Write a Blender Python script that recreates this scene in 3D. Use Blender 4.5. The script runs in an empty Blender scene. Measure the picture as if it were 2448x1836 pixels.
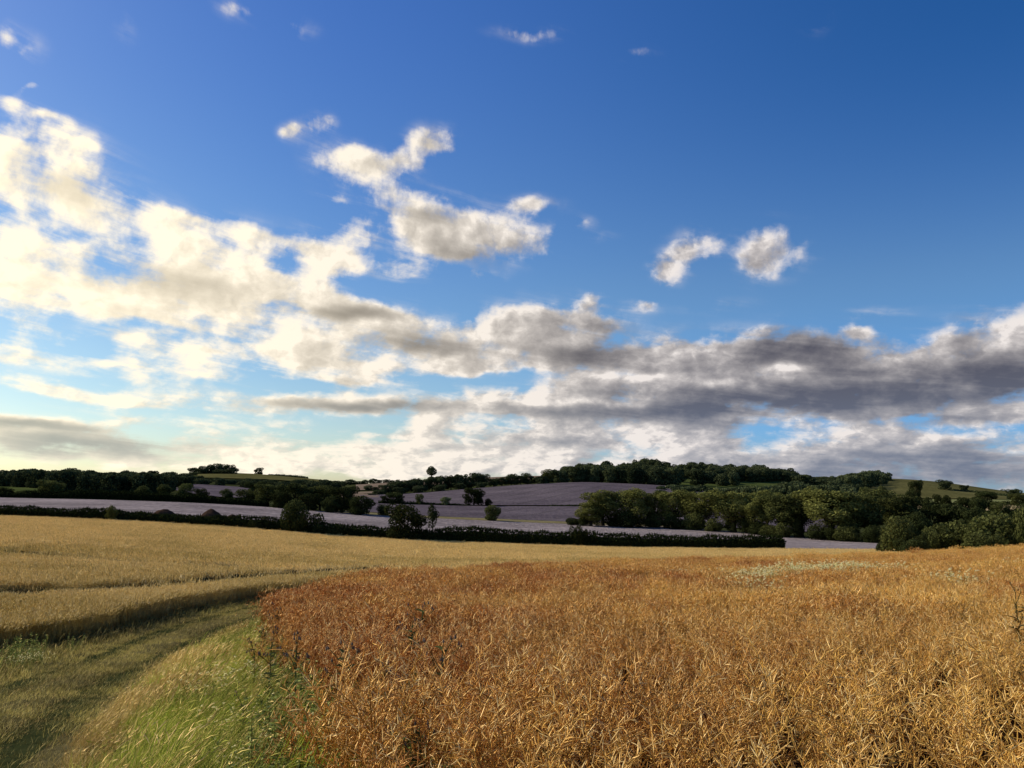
import bpy, math, random
import numpy as np
from mathutils import Vector

SEED = 7
rng = np.random.default_rng(SEED)
random.seed(SEED)
S = bpy.context.scene
COL = S.collection

# ------------------------------------------------------------------ camera
F, CX, CY, VH = 2120.0, 1224.0, 918.0, 1185.0
PITCH = math.atan((VH - CY) / F)
SP, CP = math.sin(PITCH), math.cos(PITCH)
cam_d = bpy.data.cameras.new('camera')
cam = bpy.data.objects.new('camera', cam_d)
COL.objects.link(cam)
cam.location = (0, 0, 0)
cam.rotation_euler = (math.pi / 2 + PITCH, 0, 0)
cam_d.sensor_width = 36.0
cam_d.lens = 36.0 * F / 2448.0
cam_d.clip_start = 0.1
cam_d.clip_end = 60000
S.camera = cam
S.view_settings.view_transform = 'Standard'
S.view_settings.look = 'None'
S.view_settings.exposure = 0
S.render.engine = 'CYCLES'
S.cycles.max_bounces = 7
S.cycles.diffuse_bounces = 4
S.cycles.glossy_bounces = 1
S.cycles.transmission_bounces = 4
S.cycles.use_denoising = True


def ray(u, v):
    xc = (u - CX) / F
    yc = -(v - CY) / F
    return np.array([xc, CP - SP * yc, SP + CP * yc])


def at(u, v, Y):
    r = ray(u, v)
    return r * (Y / r[1])


def a_of(u):
    return (u - CX) / F / 1.008


# ------------------------------------------------------------------ noise
def _hash(ix, iy, seed):
    h = (ix.astype(np.int64) * 374761393 + iy.astype(np.int64) * 668265263 + seed * 974711) & 0x7fffffff
    h = ((h ^ (h >> 13)) * 1274126177) & 0x7fffffff
    h = h ^ (h >> 16)
    return (h & 0xffff) / 65535.0


def vnoise(x, y, seed=0):
    ix, iy = np.floor(x), np.floor(y)
    fx, fy = x - ix, y - iy
    fx = fx * fx * (3 - 2 * fx)
    fy = fy * fy * (3 - 2 * fy)
    a = _hash(ix, iy, seed); b = _hash(ix + 1, iy, seed)
    c = _hash(ix, iy + 1, seed); d = _hash(ix + 1, iy + 1, seed)
    return (a * (1 - fx) + b * fx) * (1 - fy) + (c * (1 - fx) + d * fx) * fy


def fbm(x, y, octv=4, seed=0):
    x = np.asarray(x, float); y = np.asarray(y, float)
    s = 0; amp = 0.5; tot = 0
    for o in range(octv):
        s = s + amp * vnoise(x * 2 ** o + 17.3 * o, y * 2 ** o + 9.1 * o, seed + o)
        tot += amp; amp *= 0.5
    return s / tot


# ------------------------------------------------------------------ terrain
US = np.array([-500, 0, 200, 400, 600, 800, 1000, 1200, 1400, 1600, 1800, 2000, 2200, 2448, 3000], float)
AS = a_of(US)
ZROWS = {
    0.3: [-1.72] * 15,
    4: [-2.10, -2.12, -2.13, -2.15, -2.18, -2.2, -2.25, -2.3, -2.3, -2.3, -2.3, -2.3, -2.28, -2.25, -2.2],
    8: [-2.5, -2.5, -2.5, -2.52, -2.55, -2.55, -2.55, -2.55, -2.55, -2.55, -2.55, -2.52, -2.5, -2.45, -2.4],
    22: [-4.0, -3.95, -3.92, -3.88, -3.8, -3.65, -3.6, -3.55, -3.5, -3.5, -3.45, -3.4, -3.35, -3.3, -3.2],
    40: [-4.2, -4.4, -4.5, -4.6, -4.65, -4.7, -4.7, -4.65, -4.6, -4.55, -4.5, -4.4, -4.3, -4.2, -4.0],
    75: [-4.2, -4.5, -5.0, -5.5, -6.0, -6.4, -6.55, -6.55, -6.5, -6.45, -6.4, -6.3, -6.1, -5.8, -5.4],
    100: [-4.0, -4.4, -5.0, -5.6, -6.5, -7.3, -7.8, -7.9, -8.0, -8.0, -7.9, -7.6, -7.2, -6.6, -6.0],
}
VROWS = {
    160: [1225, 1240, 1248, 1258, 1270, 1288, 1300, 1307, 1314, 1318, 1320, 1322, 1325, 1325, 1320],
    230: [1195, 1212, 1218, 1226, 1240, 1257, 1268, 1277, 1286, 1292, 1297, 1302, 1302, 1297, 1290],
    300: [1182, 1193, 1196, 1201, 1211, 1227, 1240, 1249, 1257, 1262, 1270, 1280, 1280, 1272, 1265],
    450: [1166, 1179, 1182, 1186, 1190, 1200, 1209, 1212, 1213, 1214, 1222, 1232, 1234, 1228, 1220],
    600: [1158, 1166, 1168, 1172, 1180, 1192, 1194, 1182, 1172, 1184, 1195, 1205, 1208, 1206, 1200],
    720: [1152, 1158, 1160, 1160, 1172, 1186, 1184, 1162, 1152, 1166, 1180, 1190, 1194, 1196, 1192],
    900: [1146, 1150, 1152, 1152, 1160, 1174, 1162, 1152, 1146, 1142, 1152, 1158, 1160, 1188, 1188],
    1000: [1142, 1147, 1148, 1150, 1156, 1166, 1142, 1137, 1132, 1126, 1132, 1146, 1136, 1184, 1186],
    1300: [1140, 1142, 1140, 1142, 1145, 1158, 1160, 1150, 1145, 1140, 1146, 1156, 1155, 1187, 1188],
    1650: [1146, 1146, 1140, 1132, 1126, 1152, 1160, 1160, 1160, 1160, 1165, 1175, 1180, 1188, 1190],
    2200: [1154, 1154, 1152, 1150, 1150, 1160, 1166, 1168, 1170, 1172, 1175, 1180, 1186, 1188, 1190],
    5000: [1178, 1178, 1178, 1178, 1178, 1178, 1178, 1180, 1182, 1184, 1186, 1188, 1188, 1189, 1190],
    14000: [1188] * 15,
    40000: [1187] * 15,
}
_ys, _zs = [], []
for y, r in sorted(ZROWS.items()):
    _ys.append(y); _zs.append(np.array(r, float))
for y, r in sorted(VROWS.items()):
    _ys.append(y); _zs.append(np.array([at(u, v, y)[2] for u, v in zip(US, r)]))
_ys = np.array(_ys); _zs = np.array(_zs)
NA, NL = 241, 600
GA = np.linspace(AS[0], AS[-1], NA)
GL = np.linspace(math.log(0.3), math.log(40000), NL)
_tmp = np.array([np.interp(GA, AS, row) for row in _zs])
GZ = np.array([np.interp(np.exp(GL), _ys, _tmp[:, i]) for i in range(NA)]).T      # NL x NA


def _blur(a, s, ax):
    k = np.exp(-0.5 * (np.arange(-3 * s, 3 * s + 1) / s) ** 2); k /= k.sum()
    pad = [(0, 0), (0, 0)]; pad[ax] = (3 * s, 3 * s)
    p = np.pad(a, pad, mode='edge')
    return np.apply_along_axis(lambda m: np.convolve(m, k, 'valid'), ax, p)


GZ = _blur(_blur(GZ, 5, 1), 4, 0)


def gz(x, y):
    """ground height at world x, y"""
    x = np.asarray(x, float); y = np.asarray(y, float)
    ye = np.maximum(y, 0.31)
    a = np.clip(x / np.maximum(ye, 4.0), GA[0], GA[-1])
    fa = (a - GA[0]) / (GA[1] - GA[0]); ia = np.clip(np.floor(fa).astype(int), 0, NA - 2); ta = np.clip(fa - ia, 0, 1)
    l = np.clip(np.log(ye), GL[0], GL[-1])
    fl = (l - GL[0]) / (GL[1] - GL[0]); il = np.clip(np.floor(fl).astype(int), 0, NL - 2); tl = np.clip(fl - il, 0, 1)
    z = (GZ[il, ia] * (1 - ta) + GZ[il, ia + 1] * ta) * (1 - tl) + (GZ[il + 1, ia] * (1 - ta) + GZ[il + 1, ia + 1] * ta) * tl
    amp = np.clip((ye - 100) / 500, 0, 1)
    z = z + amp * 1.2 * (fbm(x / 70, y / 70, 3, 5) - 0.5)
    z = z + 0.10 * (fbm(x / 5, y / 5, 2, 9) - 0.5) * np.clip(1 - ye / 120, 0, 1)
    return z


# ------------------------------------------------------------------ materials
class NT:
    """small node-tree writer"""
    def __init__(s, nt):
        s.t = nt; s.N = nt.nodes; s.L = nt.links

    def new(s, typ, **kw):
        n = s.N.new(typ)
        for k, v in kw.items():
            setattr(n, k, v)
        return n

    def put(s, sock, v):
        if v is None:
            return
        if isinstance(v, bpy.types.NodeSocket):
            s.L.new(v, sock)
        else:
            if hasattr(sock.default_value, '__len__') and not hasattr(v, '__len__'):
                v = [v] * len(sock.default_value)
            if hasattr(sock.default_value, '__len__') and len(sock.default_value) == 4 and len(v) == 3:
                v = tuple(v) + (1,)
            sock.default_value = v

    def m(s, op, a, b=None, c=None, clamp=False):
        n = s.new('ShaderNodeMath', operation=op); n.use_clamp = clamp
        for i, v in enumerate((a, b, c)):
            s.put(n.inputs[i], v)
        return n.outputs[0]

    def vm(s, op, a, b=None, c=None, out=0):
        n = s.new('ShaderNodeVectorMath', operation=op)
        for i, v in enumerate((a, b, c)):
            if v is not None:
                s.put(n.inputs[i], v)
        return n.outputs[1] if op in ('DOT_PRODUCT', 'LENGTH') else n.outputs[0]

    def mix(s, f, a, b, typ='MIX'):
        n = s.new('ShaderNodeMix', data_type='RGBA', blend_type=typ); n.clamp_factor = True
        s.put(n.inputs[0], f); s.put(n.inputs[6], a); s.put(n.inputs[7], b)
        return n.outputs[2]

    def noise(s, vec, scale, detail=4, rough=0.5, dist=0.0, color=False):
        n = s.new('ShaderNodeTexNoise'); s.put(n.inputs['Vector'], vec)
        n.inputs['Scale'].default_value = scale; n.inputs['Detail'].default_value = detail
        n.inputs['Roughness'].default_value = rough; n.inputs['Distortion'].default_value = dist
        return n.outputs['Color'] if color else n.outputs['Fac']

    def mr(s, v, a, b, c=0.0, d=1.0, smooth=False):
        n = s.new('ShaderNodeMapRange'); n.clamp = True
        if smooth:
            n.interpolation_type = 'SMOOTHSTEP'
        s.put(n.inputs[0], v)
        for i, q in enumerate((a, b, c, d)):
            s.put(n.inputs[i + 1], q)
        return n.outputs[0]

    def attr(s, name, typ='GEOMETRY'):
        n = s.new('ShaderNodeAttribute', attribute_name=name, attribute_type=typ)
        return n.outputs['Fac']


def material(name):
    m = bpy.data.materials.new(name); m.use_nodes = True
    m.node_tree.nodes.clear()
    t = NT(m.node_tree)
    t.out = t.new('ShaderNodeOutputMaterial')
    return m, t


def finish(t, col, trans=0.0, rough=0.9, bump=None, bump_s=0.3, bump_d=0.1, tcol=None):
    d = t.new('ShaderNodeBsdfDiffuse'); t.put(d.inputs[0], col)
    if bump is not None:
        b = t.new('ShaderNodeBump'); b.inputs['Strength'].default_value = bump_s; b.inputs['Distance'].default_value = bump_d
        t.put(b.inputs['Height'], bump); t.L.new(b.outputs[0], d.inputs['Normal'])
    o = d.outputs[0]
    if trans > 0:
        tr = t.new('ShaderNodeBsdfTranslucent'); t.put(tr.inputs[0], tcol if tcol is not None else col)
        mx = t.new('ShaderNodeMixShader'); mx.inputs[0].default_value = trans
        t.L.new(o, mx.inputs[1]); t.L.new(tr.outputs[0], mx.inputs[2]); o = mx.outputs[0]
    t.L.new(o, t.out.inputs[0])


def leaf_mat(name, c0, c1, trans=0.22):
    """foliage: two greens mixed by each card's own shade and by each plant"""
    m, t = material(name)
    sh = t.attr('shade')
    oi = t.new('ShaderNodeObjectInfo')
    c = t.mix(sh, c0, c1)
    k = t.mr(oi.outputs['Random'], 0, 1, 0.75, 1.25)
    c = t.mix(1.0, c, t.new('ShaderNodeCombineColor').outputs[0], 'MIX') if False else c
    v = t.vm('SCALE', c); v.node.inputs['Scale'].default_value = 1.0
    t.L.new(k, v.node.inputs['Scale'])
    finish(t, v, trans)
    return m


def plain_mat(name, col, var=0.3, scale=3.0):
    m, t = material(name)
    g = t.new('ShaderNodeNewGeometry').outputs['Position']
    n = t.noise(g, scale, 5, 0.6)
    c = t.mix(n, [q * (1 - var) for q in col], [q * (1 + var) for q in col])
    finish(t, c, bump=n, bump_s=0.5, bump_d=0.05)
    return m


def field_mat(name, c0, c1, s_big, s_small, rut=None, bump_d=0.2, stretch=1.0):
    """crop or grass seen from far: large patches, fine speckle, dark wheel tracks and painted crop-edge shade from the 'rut' attribute"""
    m, t = material(name)
    g = t.new('ShaderNodeNewGeometry').outputs['Position']
    big = t.noise(g, s_big, 4, 0.55)
    sv = t.vm('MULTIPLY', g, (1.0, stretch, 1.0))
    sm = t.noise(sv, s_small, 6, 0.65)
    f = t.m('ADD', t.m('MULTIPLY', t.m('SUBTRACT', big, 0.5), 1.5), t.m('MULTIPLY', t.m('SUBTRACT', sm, 0.5), 2.0))
    f = t.m('ADD', f, 0.5, clamp=True)
    c = t.mix(f, c0, c1)
    if rut is not None:
        c = t.mix(t.m('MULTIPLY', t.attr('rut'), 0.85), c, rut)
    finish(t, c, bump=sm, bump_s=0.8, bump_d=bump_d)
    return m


M = {}
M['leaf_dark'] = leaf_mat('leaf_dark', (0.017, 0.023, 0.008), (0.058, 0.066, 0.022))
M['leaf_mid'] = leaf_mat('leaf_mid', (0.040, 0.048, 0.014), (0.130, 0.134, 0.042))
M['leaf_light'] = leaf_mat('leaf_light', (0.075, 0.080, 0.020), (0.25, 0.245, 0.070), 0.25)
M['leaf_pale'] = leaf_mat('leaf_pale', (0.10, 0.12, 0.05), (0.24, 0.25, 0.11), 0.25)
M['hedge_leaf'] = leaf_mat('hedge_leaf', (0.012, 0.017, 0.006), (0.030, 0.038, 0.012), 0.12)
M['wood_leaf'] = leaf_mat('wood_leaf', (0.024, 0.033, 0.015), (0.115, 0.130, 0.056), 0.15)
M['bark'] = plain_mat('bark', (0.035, 0.028, 0.02), 0.4, 2.0)
M['ground'] = field_mat('ground_grass', (0.022, 0.028, 0.010), (0.055, 0.058, 0.022), 0.02, 0.9)
M['wheat_floor'] = field_mat('wheat_canopy', (0.54, 0.40, 0.15), (0.86, 0.65, 0.29), 0.03, 1.6, rut=(0.0, 0.0, 0.0), bump_d=0.25)  # black stands for shade in the crop gaps and on the cut face
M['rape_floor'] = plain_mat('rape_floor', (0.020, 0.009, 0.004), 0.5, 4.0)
M['lane'] = field_mat('lane_soil', (0.060, 0.050, 0.022), (0.15, 0.125, 0.055), 0.6, 7.0, rut=(0.020, 0.014, 0.008), bump_d=0.08)
M['lavender'] = field_mat('lavender_crop', (0.125, 0.103, 0.103), (0.365, 0.300, 0.290), 0.03, 0.9, rut=(0.05, 0.045, 0.04), bump_d=0.6, stretch=.35)
M['lavender_cloud_shade'] = field_mat('lavender_crop_cloud_shade', (0.062, 0.050, 0.060), (0.155, 0.125, 0.137), 0.025, 0.7, rut=(0.03, 0.03, 0.02), bump_d=0.6, stretch=.35)  # darker copy of the lavender crop, cloud shadow put into its colour
M['fallow'] = field_mat('fallow_field', (0.13, 0.09, 0.065), (0.24, 0.18, 0.13), 0.02, 0.4, bump_d=0.4)
M['pasture'] = field_mat('pasture', (0.035, 0.050, 0.014), (0.085, 0.100, 0.030), 0.015, 0.3, bump_d=0.4)
M['dry_pasture'] = field_mat('dry_pasture', (0.050, 0.048, 0.017), (0.15, 0.135, 0.05), 0.015, 0.25, bump_d=0.6)
M['pale_pasture'] = field_mat('pale_pasture', (0.11, 0.12, 0.045), (0.22, 0.22, 0.09), 0.02, 0.3, bump_d=0.4)
M['dry_margin'] = field_mat('dry_margin', (0.10, 0.085, 0.04), (0.24, 0.20, 0.10), 0.05, 0.5, bump_d=0.3)
M['stubble'] = field_mat('stubble', (0.24, 0.18, 0.09), (0.42, 0.32, 0.17), 0.02, 0.4, bump_d=0.4)
M['earth'] = plain_mat('heaped_earth', (0.050, 0.030, 0.020), 0.5, 1.2)


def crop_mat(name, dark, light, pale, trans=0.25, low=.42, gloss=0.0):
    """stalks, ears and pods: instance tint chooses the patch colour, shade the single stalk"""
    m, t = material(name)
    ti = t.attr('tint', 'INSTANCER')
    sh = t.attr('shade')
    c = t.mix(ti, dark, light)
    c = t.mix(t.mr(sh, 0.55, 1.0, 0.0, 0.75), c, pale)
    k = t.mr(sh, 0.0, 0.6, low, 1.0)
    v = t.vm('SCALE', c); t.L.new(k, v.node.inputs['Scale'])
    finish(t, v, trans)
    if gloss:
        gl = t.new('ShaderNodeBsdfGlossy'); gl.inputs['Roughness'].default_value = .42; t.put(gl.inputs['Color'], (1.0, .70, .34))
        src = t.out.inputs[0].links[0].from_socket
        mxg = t.new('ShaderNodeMixShader'); mxg.inputs[0].default_value = gloss
        t.L.new(src, mxg.inputs[1]); t.L.new(gl.outputs[0], mxg.inputs[2]); t.L.new(mxg.outputs[0], t.out.inputs[0])
    return m


M['rape'] = crop_mat('rape_pod', (0.60, 0.185, 0.028), (0.98, 0.59, 0.13), (0.98, 0.80, 0.40), 0.28, .15, .08)  # lower pods browner, and darkened further in colour as gap shade
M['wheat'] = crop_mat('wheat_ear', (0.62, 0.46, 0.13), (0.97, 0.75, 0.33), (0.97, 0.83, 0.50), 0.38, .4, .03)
M['wheat_green'] = crop_mat('wheat_leaf', (0.13, 0.12, 0.03), (0.30, 0.24, 0.07), (0.5, 0.36, 0.14))
M['grass_dry'] = crop_mat('grass_dry', (0.46, 0.31, 0.085), (0.80, 0.62, 0.22), (0.88, 0.75, 0.40), 0.4, .35, .08)
M['grass_green'] = crop_mat('grass_green', (0.10, 0.15, 0.014), (0.42, 0.51, 0.045), (0.60, 0.60, 0.14), 0.5, .35, .06)
M['grass_lane'] = crop_mat('grass_lane', (0.10, 0.088, 0.026), (0.56, 0.46, 0.12), (0.70, 0.58, 0.22), 0.38, .35, .03)
M['weed'] = crop_mat('weed_leaf', (0.09, 0.12, 0.025), (0.32, 0.38, 0.09), (0.42, 0.48, 0.16), 0.4, .35, .06)
M['petal'] = crop_mat('white_petal', (0.88, 0.72, 0.26), (0.94, 0.84, 0.42), (0.94, 0.90, 0.60), 0.5)
M['thistle_stem'] = leaf_mat('thistle_stem', (0.045, 0.058, 0.022), (0.14, 0.16, 0.06), 0.2)
M['thistle_head'] = leaf_mat('thistle_head', (0.060, 0.045, 0.035), (0.30, 0.23, 0.18), 0.1)
M['dock'] = leaf_mat('dock_stem', (0.030, 0.034, 0.012), (0.10, 0.085, 0.035), 0.15)


# ------------------------------------------------------------------ mesh helpers
def mesh_np(name, V, Fc, mat=None, attrs=None, smooth=False, mats=None, mi=None):
    me = bpy.data.meshes.new(name)
    V = np.asarray(V, np.float32); Fc = np.asarray(Fc, np.int32)
    k = Fc.shape[1] if len(Fc) else 4
    me.vertices.add(len(V)); me.vertices.foreach_set('co', V.ravel())
    if len(Fc):
        me.loops.add(Fc.size); me.loops.foreach_set('vertex_index', Fc.ravel())
        me.polygons.add(len(Fc)); me.polygons.foreach_set('loop_start', np.arange(0, Fc.size, k, dtype=np.int32))
    for m in (mats or ([mat] if mat else [])):
        me.materials.append(m)
    if mi is not None:
        me.polygons.foreach_set('material_index', np.asarray(mi, np.int32))
    for an, av in (attrs or {}).items():
        av = np.asarray(av, np.float32)
        if av.ndim == 2:
            a = me.attributes.new(an, 'FLOAT_VECTOR', 'POINT'); a.data.foreach_set('vector', av.ravel())
        else:
            a = me.attributes.new(an, 'FLOAT', 'POINT'); a.data.foreach_set('value', av)
    me.update(calc_edges=True)
    if smooth and len(Fc):
        me.polygons.foreach_set('use_smooth', np.ones(len(Fc), bool))
    return me


def obj(name, me, parent=None):
    o = bpy.data.objects.new(name, me); COL.objects.link(o)
    if parent is not None:
        o.parent = parent
    return o


def tag(o, label=None, cat=None, group=None, kind=None):
    for k, v in (('label', label), ('category', cat), ('group', group), ('kind', kind)):
        if v:
            o[k] = v
    return o


def thing(name, label, cat, loc=(0, 0, 0), group=None, rz=0.0, scale=(1, 1, 1)):
    o = bpy.data.objects.new(name, None); COL.objects.link(o)
    o.location = loc; o.rotation_euler = (0, 0, rz); o.scale = scale
    return tag(o, label, cat, group)


class Geo:
    """collects quads with a per-vertex shade"""
    def __init__(s):
        s.V = []; s.F = []; s.A = []; s.MI = []; s.n = 0

    def add(s, V, Fq, shade, mi=0):
        s.V.append(V); s.F.append(Fq + s.n); s.A.append(np.broadcast_to(shade, (len(V),)).astype(float)); s.n += len(V)
        s.MI.append(np.full(len(Fq), mi))

    def mesh(s, name, mat=None, mats=None, smooth=False):
        return mesh_np(name, np.concatenate(s.V), np.concatenate(s.F), mat, {'shade': np.concatenate(s.A)}, smooth, mats,
                       np.concatenate(s.MI) if mats else None)


def unit(v):
    return v / np.maximum(np.linalg.norm(v, axis=-1, keepdims=True), 1e-9)


def rods(G, P, D, L, R, bend=0.0, shade=0.5, prof=(0.6, 1.0, 0.12), sides=3, mi=0, r=None, bdir=None):
    """many thin tapered curved rods at once (pods, stalks, twigs): P start, D direction, L length, R radius"""
    r = r or rng
    n = len(P); L = np.broadcast_to(L, (n,)); R = np.broadcast_to(R, (n,)); bend = np.broadcast_to(bend, (n,))
    D = unit(D)
    ref = unit(r.normal(size=(n, 3)))
    U = unit(np.cross(D, ref)); W = np.cross(D, U)
    B = U if bdir is None else np.broadcast_to(bdir, (n, 3))
    k = len(prof)
    rings = []
    for i, pr in enumerate(prof):
        t = i / (k - 1)
        c = P + D * (L * t)[:, None] + B * (bend * L * t * t)[:, None]
        for j in range(sides):
            an = 2 * math.pi * j / sides
            rings.append(c + (U * math.cos(an) + W * math.sin(an)) * (R * pr)[:, None])
    V = np.stack(rings, 1).reshape(-1, 3)
    base = (np.arange(n) * k * sides)[:, None]
    f = []
    for i in range(k - 1):
        for j in range(sides):
            j2 = (j + 1) % sides
            f.append(np.stack([base[:, 0] + i * sides + j, base[:, 0] + i * sides + j2, base[:, 0] + (i + 1) * sides + j2, base[:, 0] + (i + 1) * sides + j], 1))
    Fq = np.concatenate(f)
    sh = np.repeat(np.broadcast_to(shade, (n,)), k * sides)
    G.add(V, Fq, sh, mi)


def blades(G, P, D, L, Wd, bend, shade, r=None, mi=0, k=4, bdir=None):
    """flat tapered curved blades (grass, leaves)"""
    r = r or rng
    n = len(P); L = np.broadcast_to(L, (n,)); Wd = np.broadcast_to(Wd, (n,)); bend = np.broadcast_to(bend, (n,))
    D = unit(D)
    if bdir is None:
        an = r.uniform(0, 2 * math.pi, n)
        bdir = np.stack([np.cos(an), np.sin(an), -0.4 * np.ones(n)], 1)
    bdir = np.broadcast_to(bdir, (n, 3))
    side = unit(np.cross(D, bdir + 0.01))
    an = r.uniform(-0.6, 0.6, n)[:, None]
    side = unit(side * np.cos(an) + np.cross(D, side) * np.sin(an))
    rows = []
    for i in range(k):
        t = i / (k - 1)
        w = (1 - t) ** 0.7 * (0.55 + 0.45 * min(1, t * 4)) if i < k - 1 else 0.06
        c = P + D * (L * t)[:, None] + bdir * (bend * L * t * t)[:, None]
        rows.append(c - side * (Wd * 0.5 * w)[:, None]); rows.append(c + side * (Wd * 0.5 * w)[:, None])
    V = np.stack(rows, 1).reshape(-1, 3)
    b = np.arange(n) * 2 * k
    Fq = np.concatenate([np.stack([b + 2 * i, b + 2 * i + 1, b + 2 * i + 3, b + 2 * i + 2], 1) for i in range(k - 1)])
    G.add(V, Fq, np.repeat(np.broadcast_to(shade, (n,)), 2 * k), mi)


def cards(G, P, Nrm, size, shade, r=None, asp=1.0, mi=0):
    r = r or rng
    n = len(P); size = np.broadcast_to(size, (n,))
    Nrm = unit(Nrm + 1e-6)
    U = unit(np.cross(Nrm, unit(r.normal(size=(n, 3))))); W = np.cross(Nrm, U)
    h = (size * 0.5)[:, None]
    j = lambda: r.uniform(0.55, 1.25, (n, 1))
    V = np.stack([P - U * h * j(), P - W * h * asp * j(), P + U * h * j(), P + W * h * asp * j()], 1).reshape(-1, 3)
    Fq = (np.arange(n) * 4)[:, None] + np.arange(4)[None, :]
    G.add(V, Fq, np.repeat(np.broadcast_to(shade, (n,)), 4), mi)


def tube(G, path, radii, sides=7, shade=0.5, mi=0):
    path = np.asarray(path, float); n = len(path)
    T = unit(np.gradient(path, axis=0))
    ref = np.array([0.31, 0.95, 0.05])
    U = unit(np.cross(T, ref)); W = np.cross(T, U)
    an = np.arange(sides) * 2 * math.pi / sides
    V = (path[:, None, :] + (U[:, None, :] * np.cos(an)[None, :, None] + W[:, None, :] * np.sin(an)[None, :, None]) * np.asarray(radii)[:, None, None]).reshape(-1, 3)
    f = []
    for i in range(n - 1):
        for j in range(sides):
            j2 = (j + 1) % sides
            f.append([i * sides + j, i * sides + j2, (i + 1) * sides + j2, (i + 1) * sides + j])
    G.add(V, np.array(f), shade, mi)


# ------------------------------------------------------------------ lane, field edges
LANE = np.array([(-2.6, 0), (-4.4, 5), (-5.6, 8), (-6.8, 12), (-8.3, 17), (-9.1, 21), (-9.9, 28), (-9.9, 34), (-9.0, 42), (-7.6, 50), (-3.0, 64), (7, 78.5), (30, 92.5), (60, 104), (90, 112)], float)
WEDGE = np.array([(-40, 2), (-25, 10), (-16.5, 17), (-12.9, 22), (-12.1, 26), (-12.3, 34), (-11.6, 40), (-10.2, 51), (-5.2, 66), (6, 81), (30, 95), (60, 107), (90, 115)], float)
RFAR = np.array([(-7.5, 27.5), (-7.3, 34), (-6.2, 46), (-1.0, 60.5), (9, 74), (30, 88), (55, 98), (80, 104), (110, 108)], float)


def smooth_poly(p, n=300):
    d = np.r_[0, np.cumsum(np.linalg.norm(np.diff(p, axis=0), axis=1))]
    t = np.linspace(0, d[-1], n)
    q = np.stack([np.interp(t, d, p[:, 0]), np.interp(t, d, p[:, 1])], 1)
    for _ in range(12):
        q[1:-1] = 0.25 * q[:-2] + 0.5 * q[1:-1] + 0.25 * q[2:]
    return q


LANE = smooth_poly(LANE); WEDGE = smooth_poly(WEDGE); RFAR = smooth_poly(RFAR)


def rape_edge(y):
    return -0.275 * y + 0.12 + 0.25 * np.sin(y * 0.7) * np.clip(y / 8, 0, 1) + .15 + .40 * np.clip(1.4 - y / 10, 0, 1)


def inpoly(x, y, P):
    c = np.zeros(len(x), bool); j = len(P) - 1
    for i in range(len(P)):
        xi, yi = P[i]; xj, yj = P[j]
        if yi != yj:
            t = ((yi > y) != (yj > y)) & (x < (xj - xi) * (y - yi) / (yj - yi) + xi)
            c ^= t
        j = i
    return c


def dist_poly(x, y, P):
    d = np.full(len(x), 1e9)
    pts = np.stack([x, y], 1)
    for a, b in zip(P[:-1], P[1:]):
        ab = b - a; t = np.clip(((pts - a) @ ab) / max(ab @ ab, 1e-9), 0, 1)
        d = np.minimum(d, np.hypot(*(pts - (a + t[:, None] * ab)).T))
    return d


_ye = np.linspace(27.5, 2.6, 40)
RAPE_POLY = np.concatenate([RFAR, [(120, 90), (40, 2.6)], np.stack([rape_edge(_ye), _ye], 1)[::-1]])
YH = lambda a: 160.0 + 0 * a
WHEAT_POLY = np.concatenate([WEDGE, [(140, 120), (140, 158), (-170, 158), (-170, 2)]])

# ------------------------------------------------------------------ ground sheets


def grid_sheet(X, Y, dz, mat, name, rut=None, smooth=True):
    """X, Y: (n, m) arrays of world positions"""
    Z = gz(X.ravel(), Y.ravel()) + (dz(X.ravel(), Y.ravel()) if callable(dz) else dz)
    V = np.stack([X.ravel(), Y.ravel(), Z], 1)
    n, m = X.shape
    i = np.arange(n * m).reshape(n, m)
    Fq = np.stack([i[:-1, :-1], i[:-1, 1:], i[1:, 1:], i[1:, :-1]], -1).reshape(-1, 4)
    at_ = {'rut': rut(V[:, 0], V[:, 1])} if rut is not None else None
    return mesh_np(name, V, Fq, mat, at_, smooth)


Yl = np.r_[-60, -40, -25, -12, -5, -1, np.exp(np.linspace(math.log(0.6), math.log(38000), 330))]
Al = np.linspace(-1.9, 1.9, 300)
YY, AA = np.meshgrid(Yl, Al, indexing='ij')
tag(obj('ground', grid_sheet(AA * (np.abs(YY) + 14), YY, 0.0, M['ground'], 'ground')), kind='structure')


def field(name, label, mat, u0, u1, near, far, nu=80, ny=60, rut=None, off=0.05):
    """one field lying on the terrain: near and far are depth curves given as [(u, Y), ...]"""
    us = np.linspace(u0, u1, nu)
    yn = np.interp(us, *zip(*near)); yf = np.interp(us, *zip(*far))
    t = np.linspace(0, 1, ny)[:, None]
    Y = np.exp(np.log(yn)[None, :] * (1 - t) + np.log(yf)[None, :] * t)
    Y = Y * (1 + 0.004 * (fbm(us / 40, us * 0, 2, 3) - 0.5))[None, :]
    X = a_of(us)[None, :] * Y
    dz = lambda x, y: off + 0.0010 * np.asarray(y)
    o = obj(name, grid_sheet(X, Y, dz, mat, name, rut))
    tag(o, label=label, kind='structure')
    return o


LRUT = [np.array([(at(1862, 1318, 170)[0], 166), (at(1850, 1285, 215)[0], 250)]), np.array([(at(1822, 1318, 170)[0], 166), (at(1818, 1285, 215)[0], 250)]),
        np.array([(at(150, 1210, 225)[0], 225), (at(600, 1232, 225)[0], 240), (at(1000, 1257, 255)[0], 250)]),
        np.array([(at(150, 1210, 227)[0], 228), (at(600, 1232, 227)[0], 243), (at(1000, 1257, 257)[0], 253)])]


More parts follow.
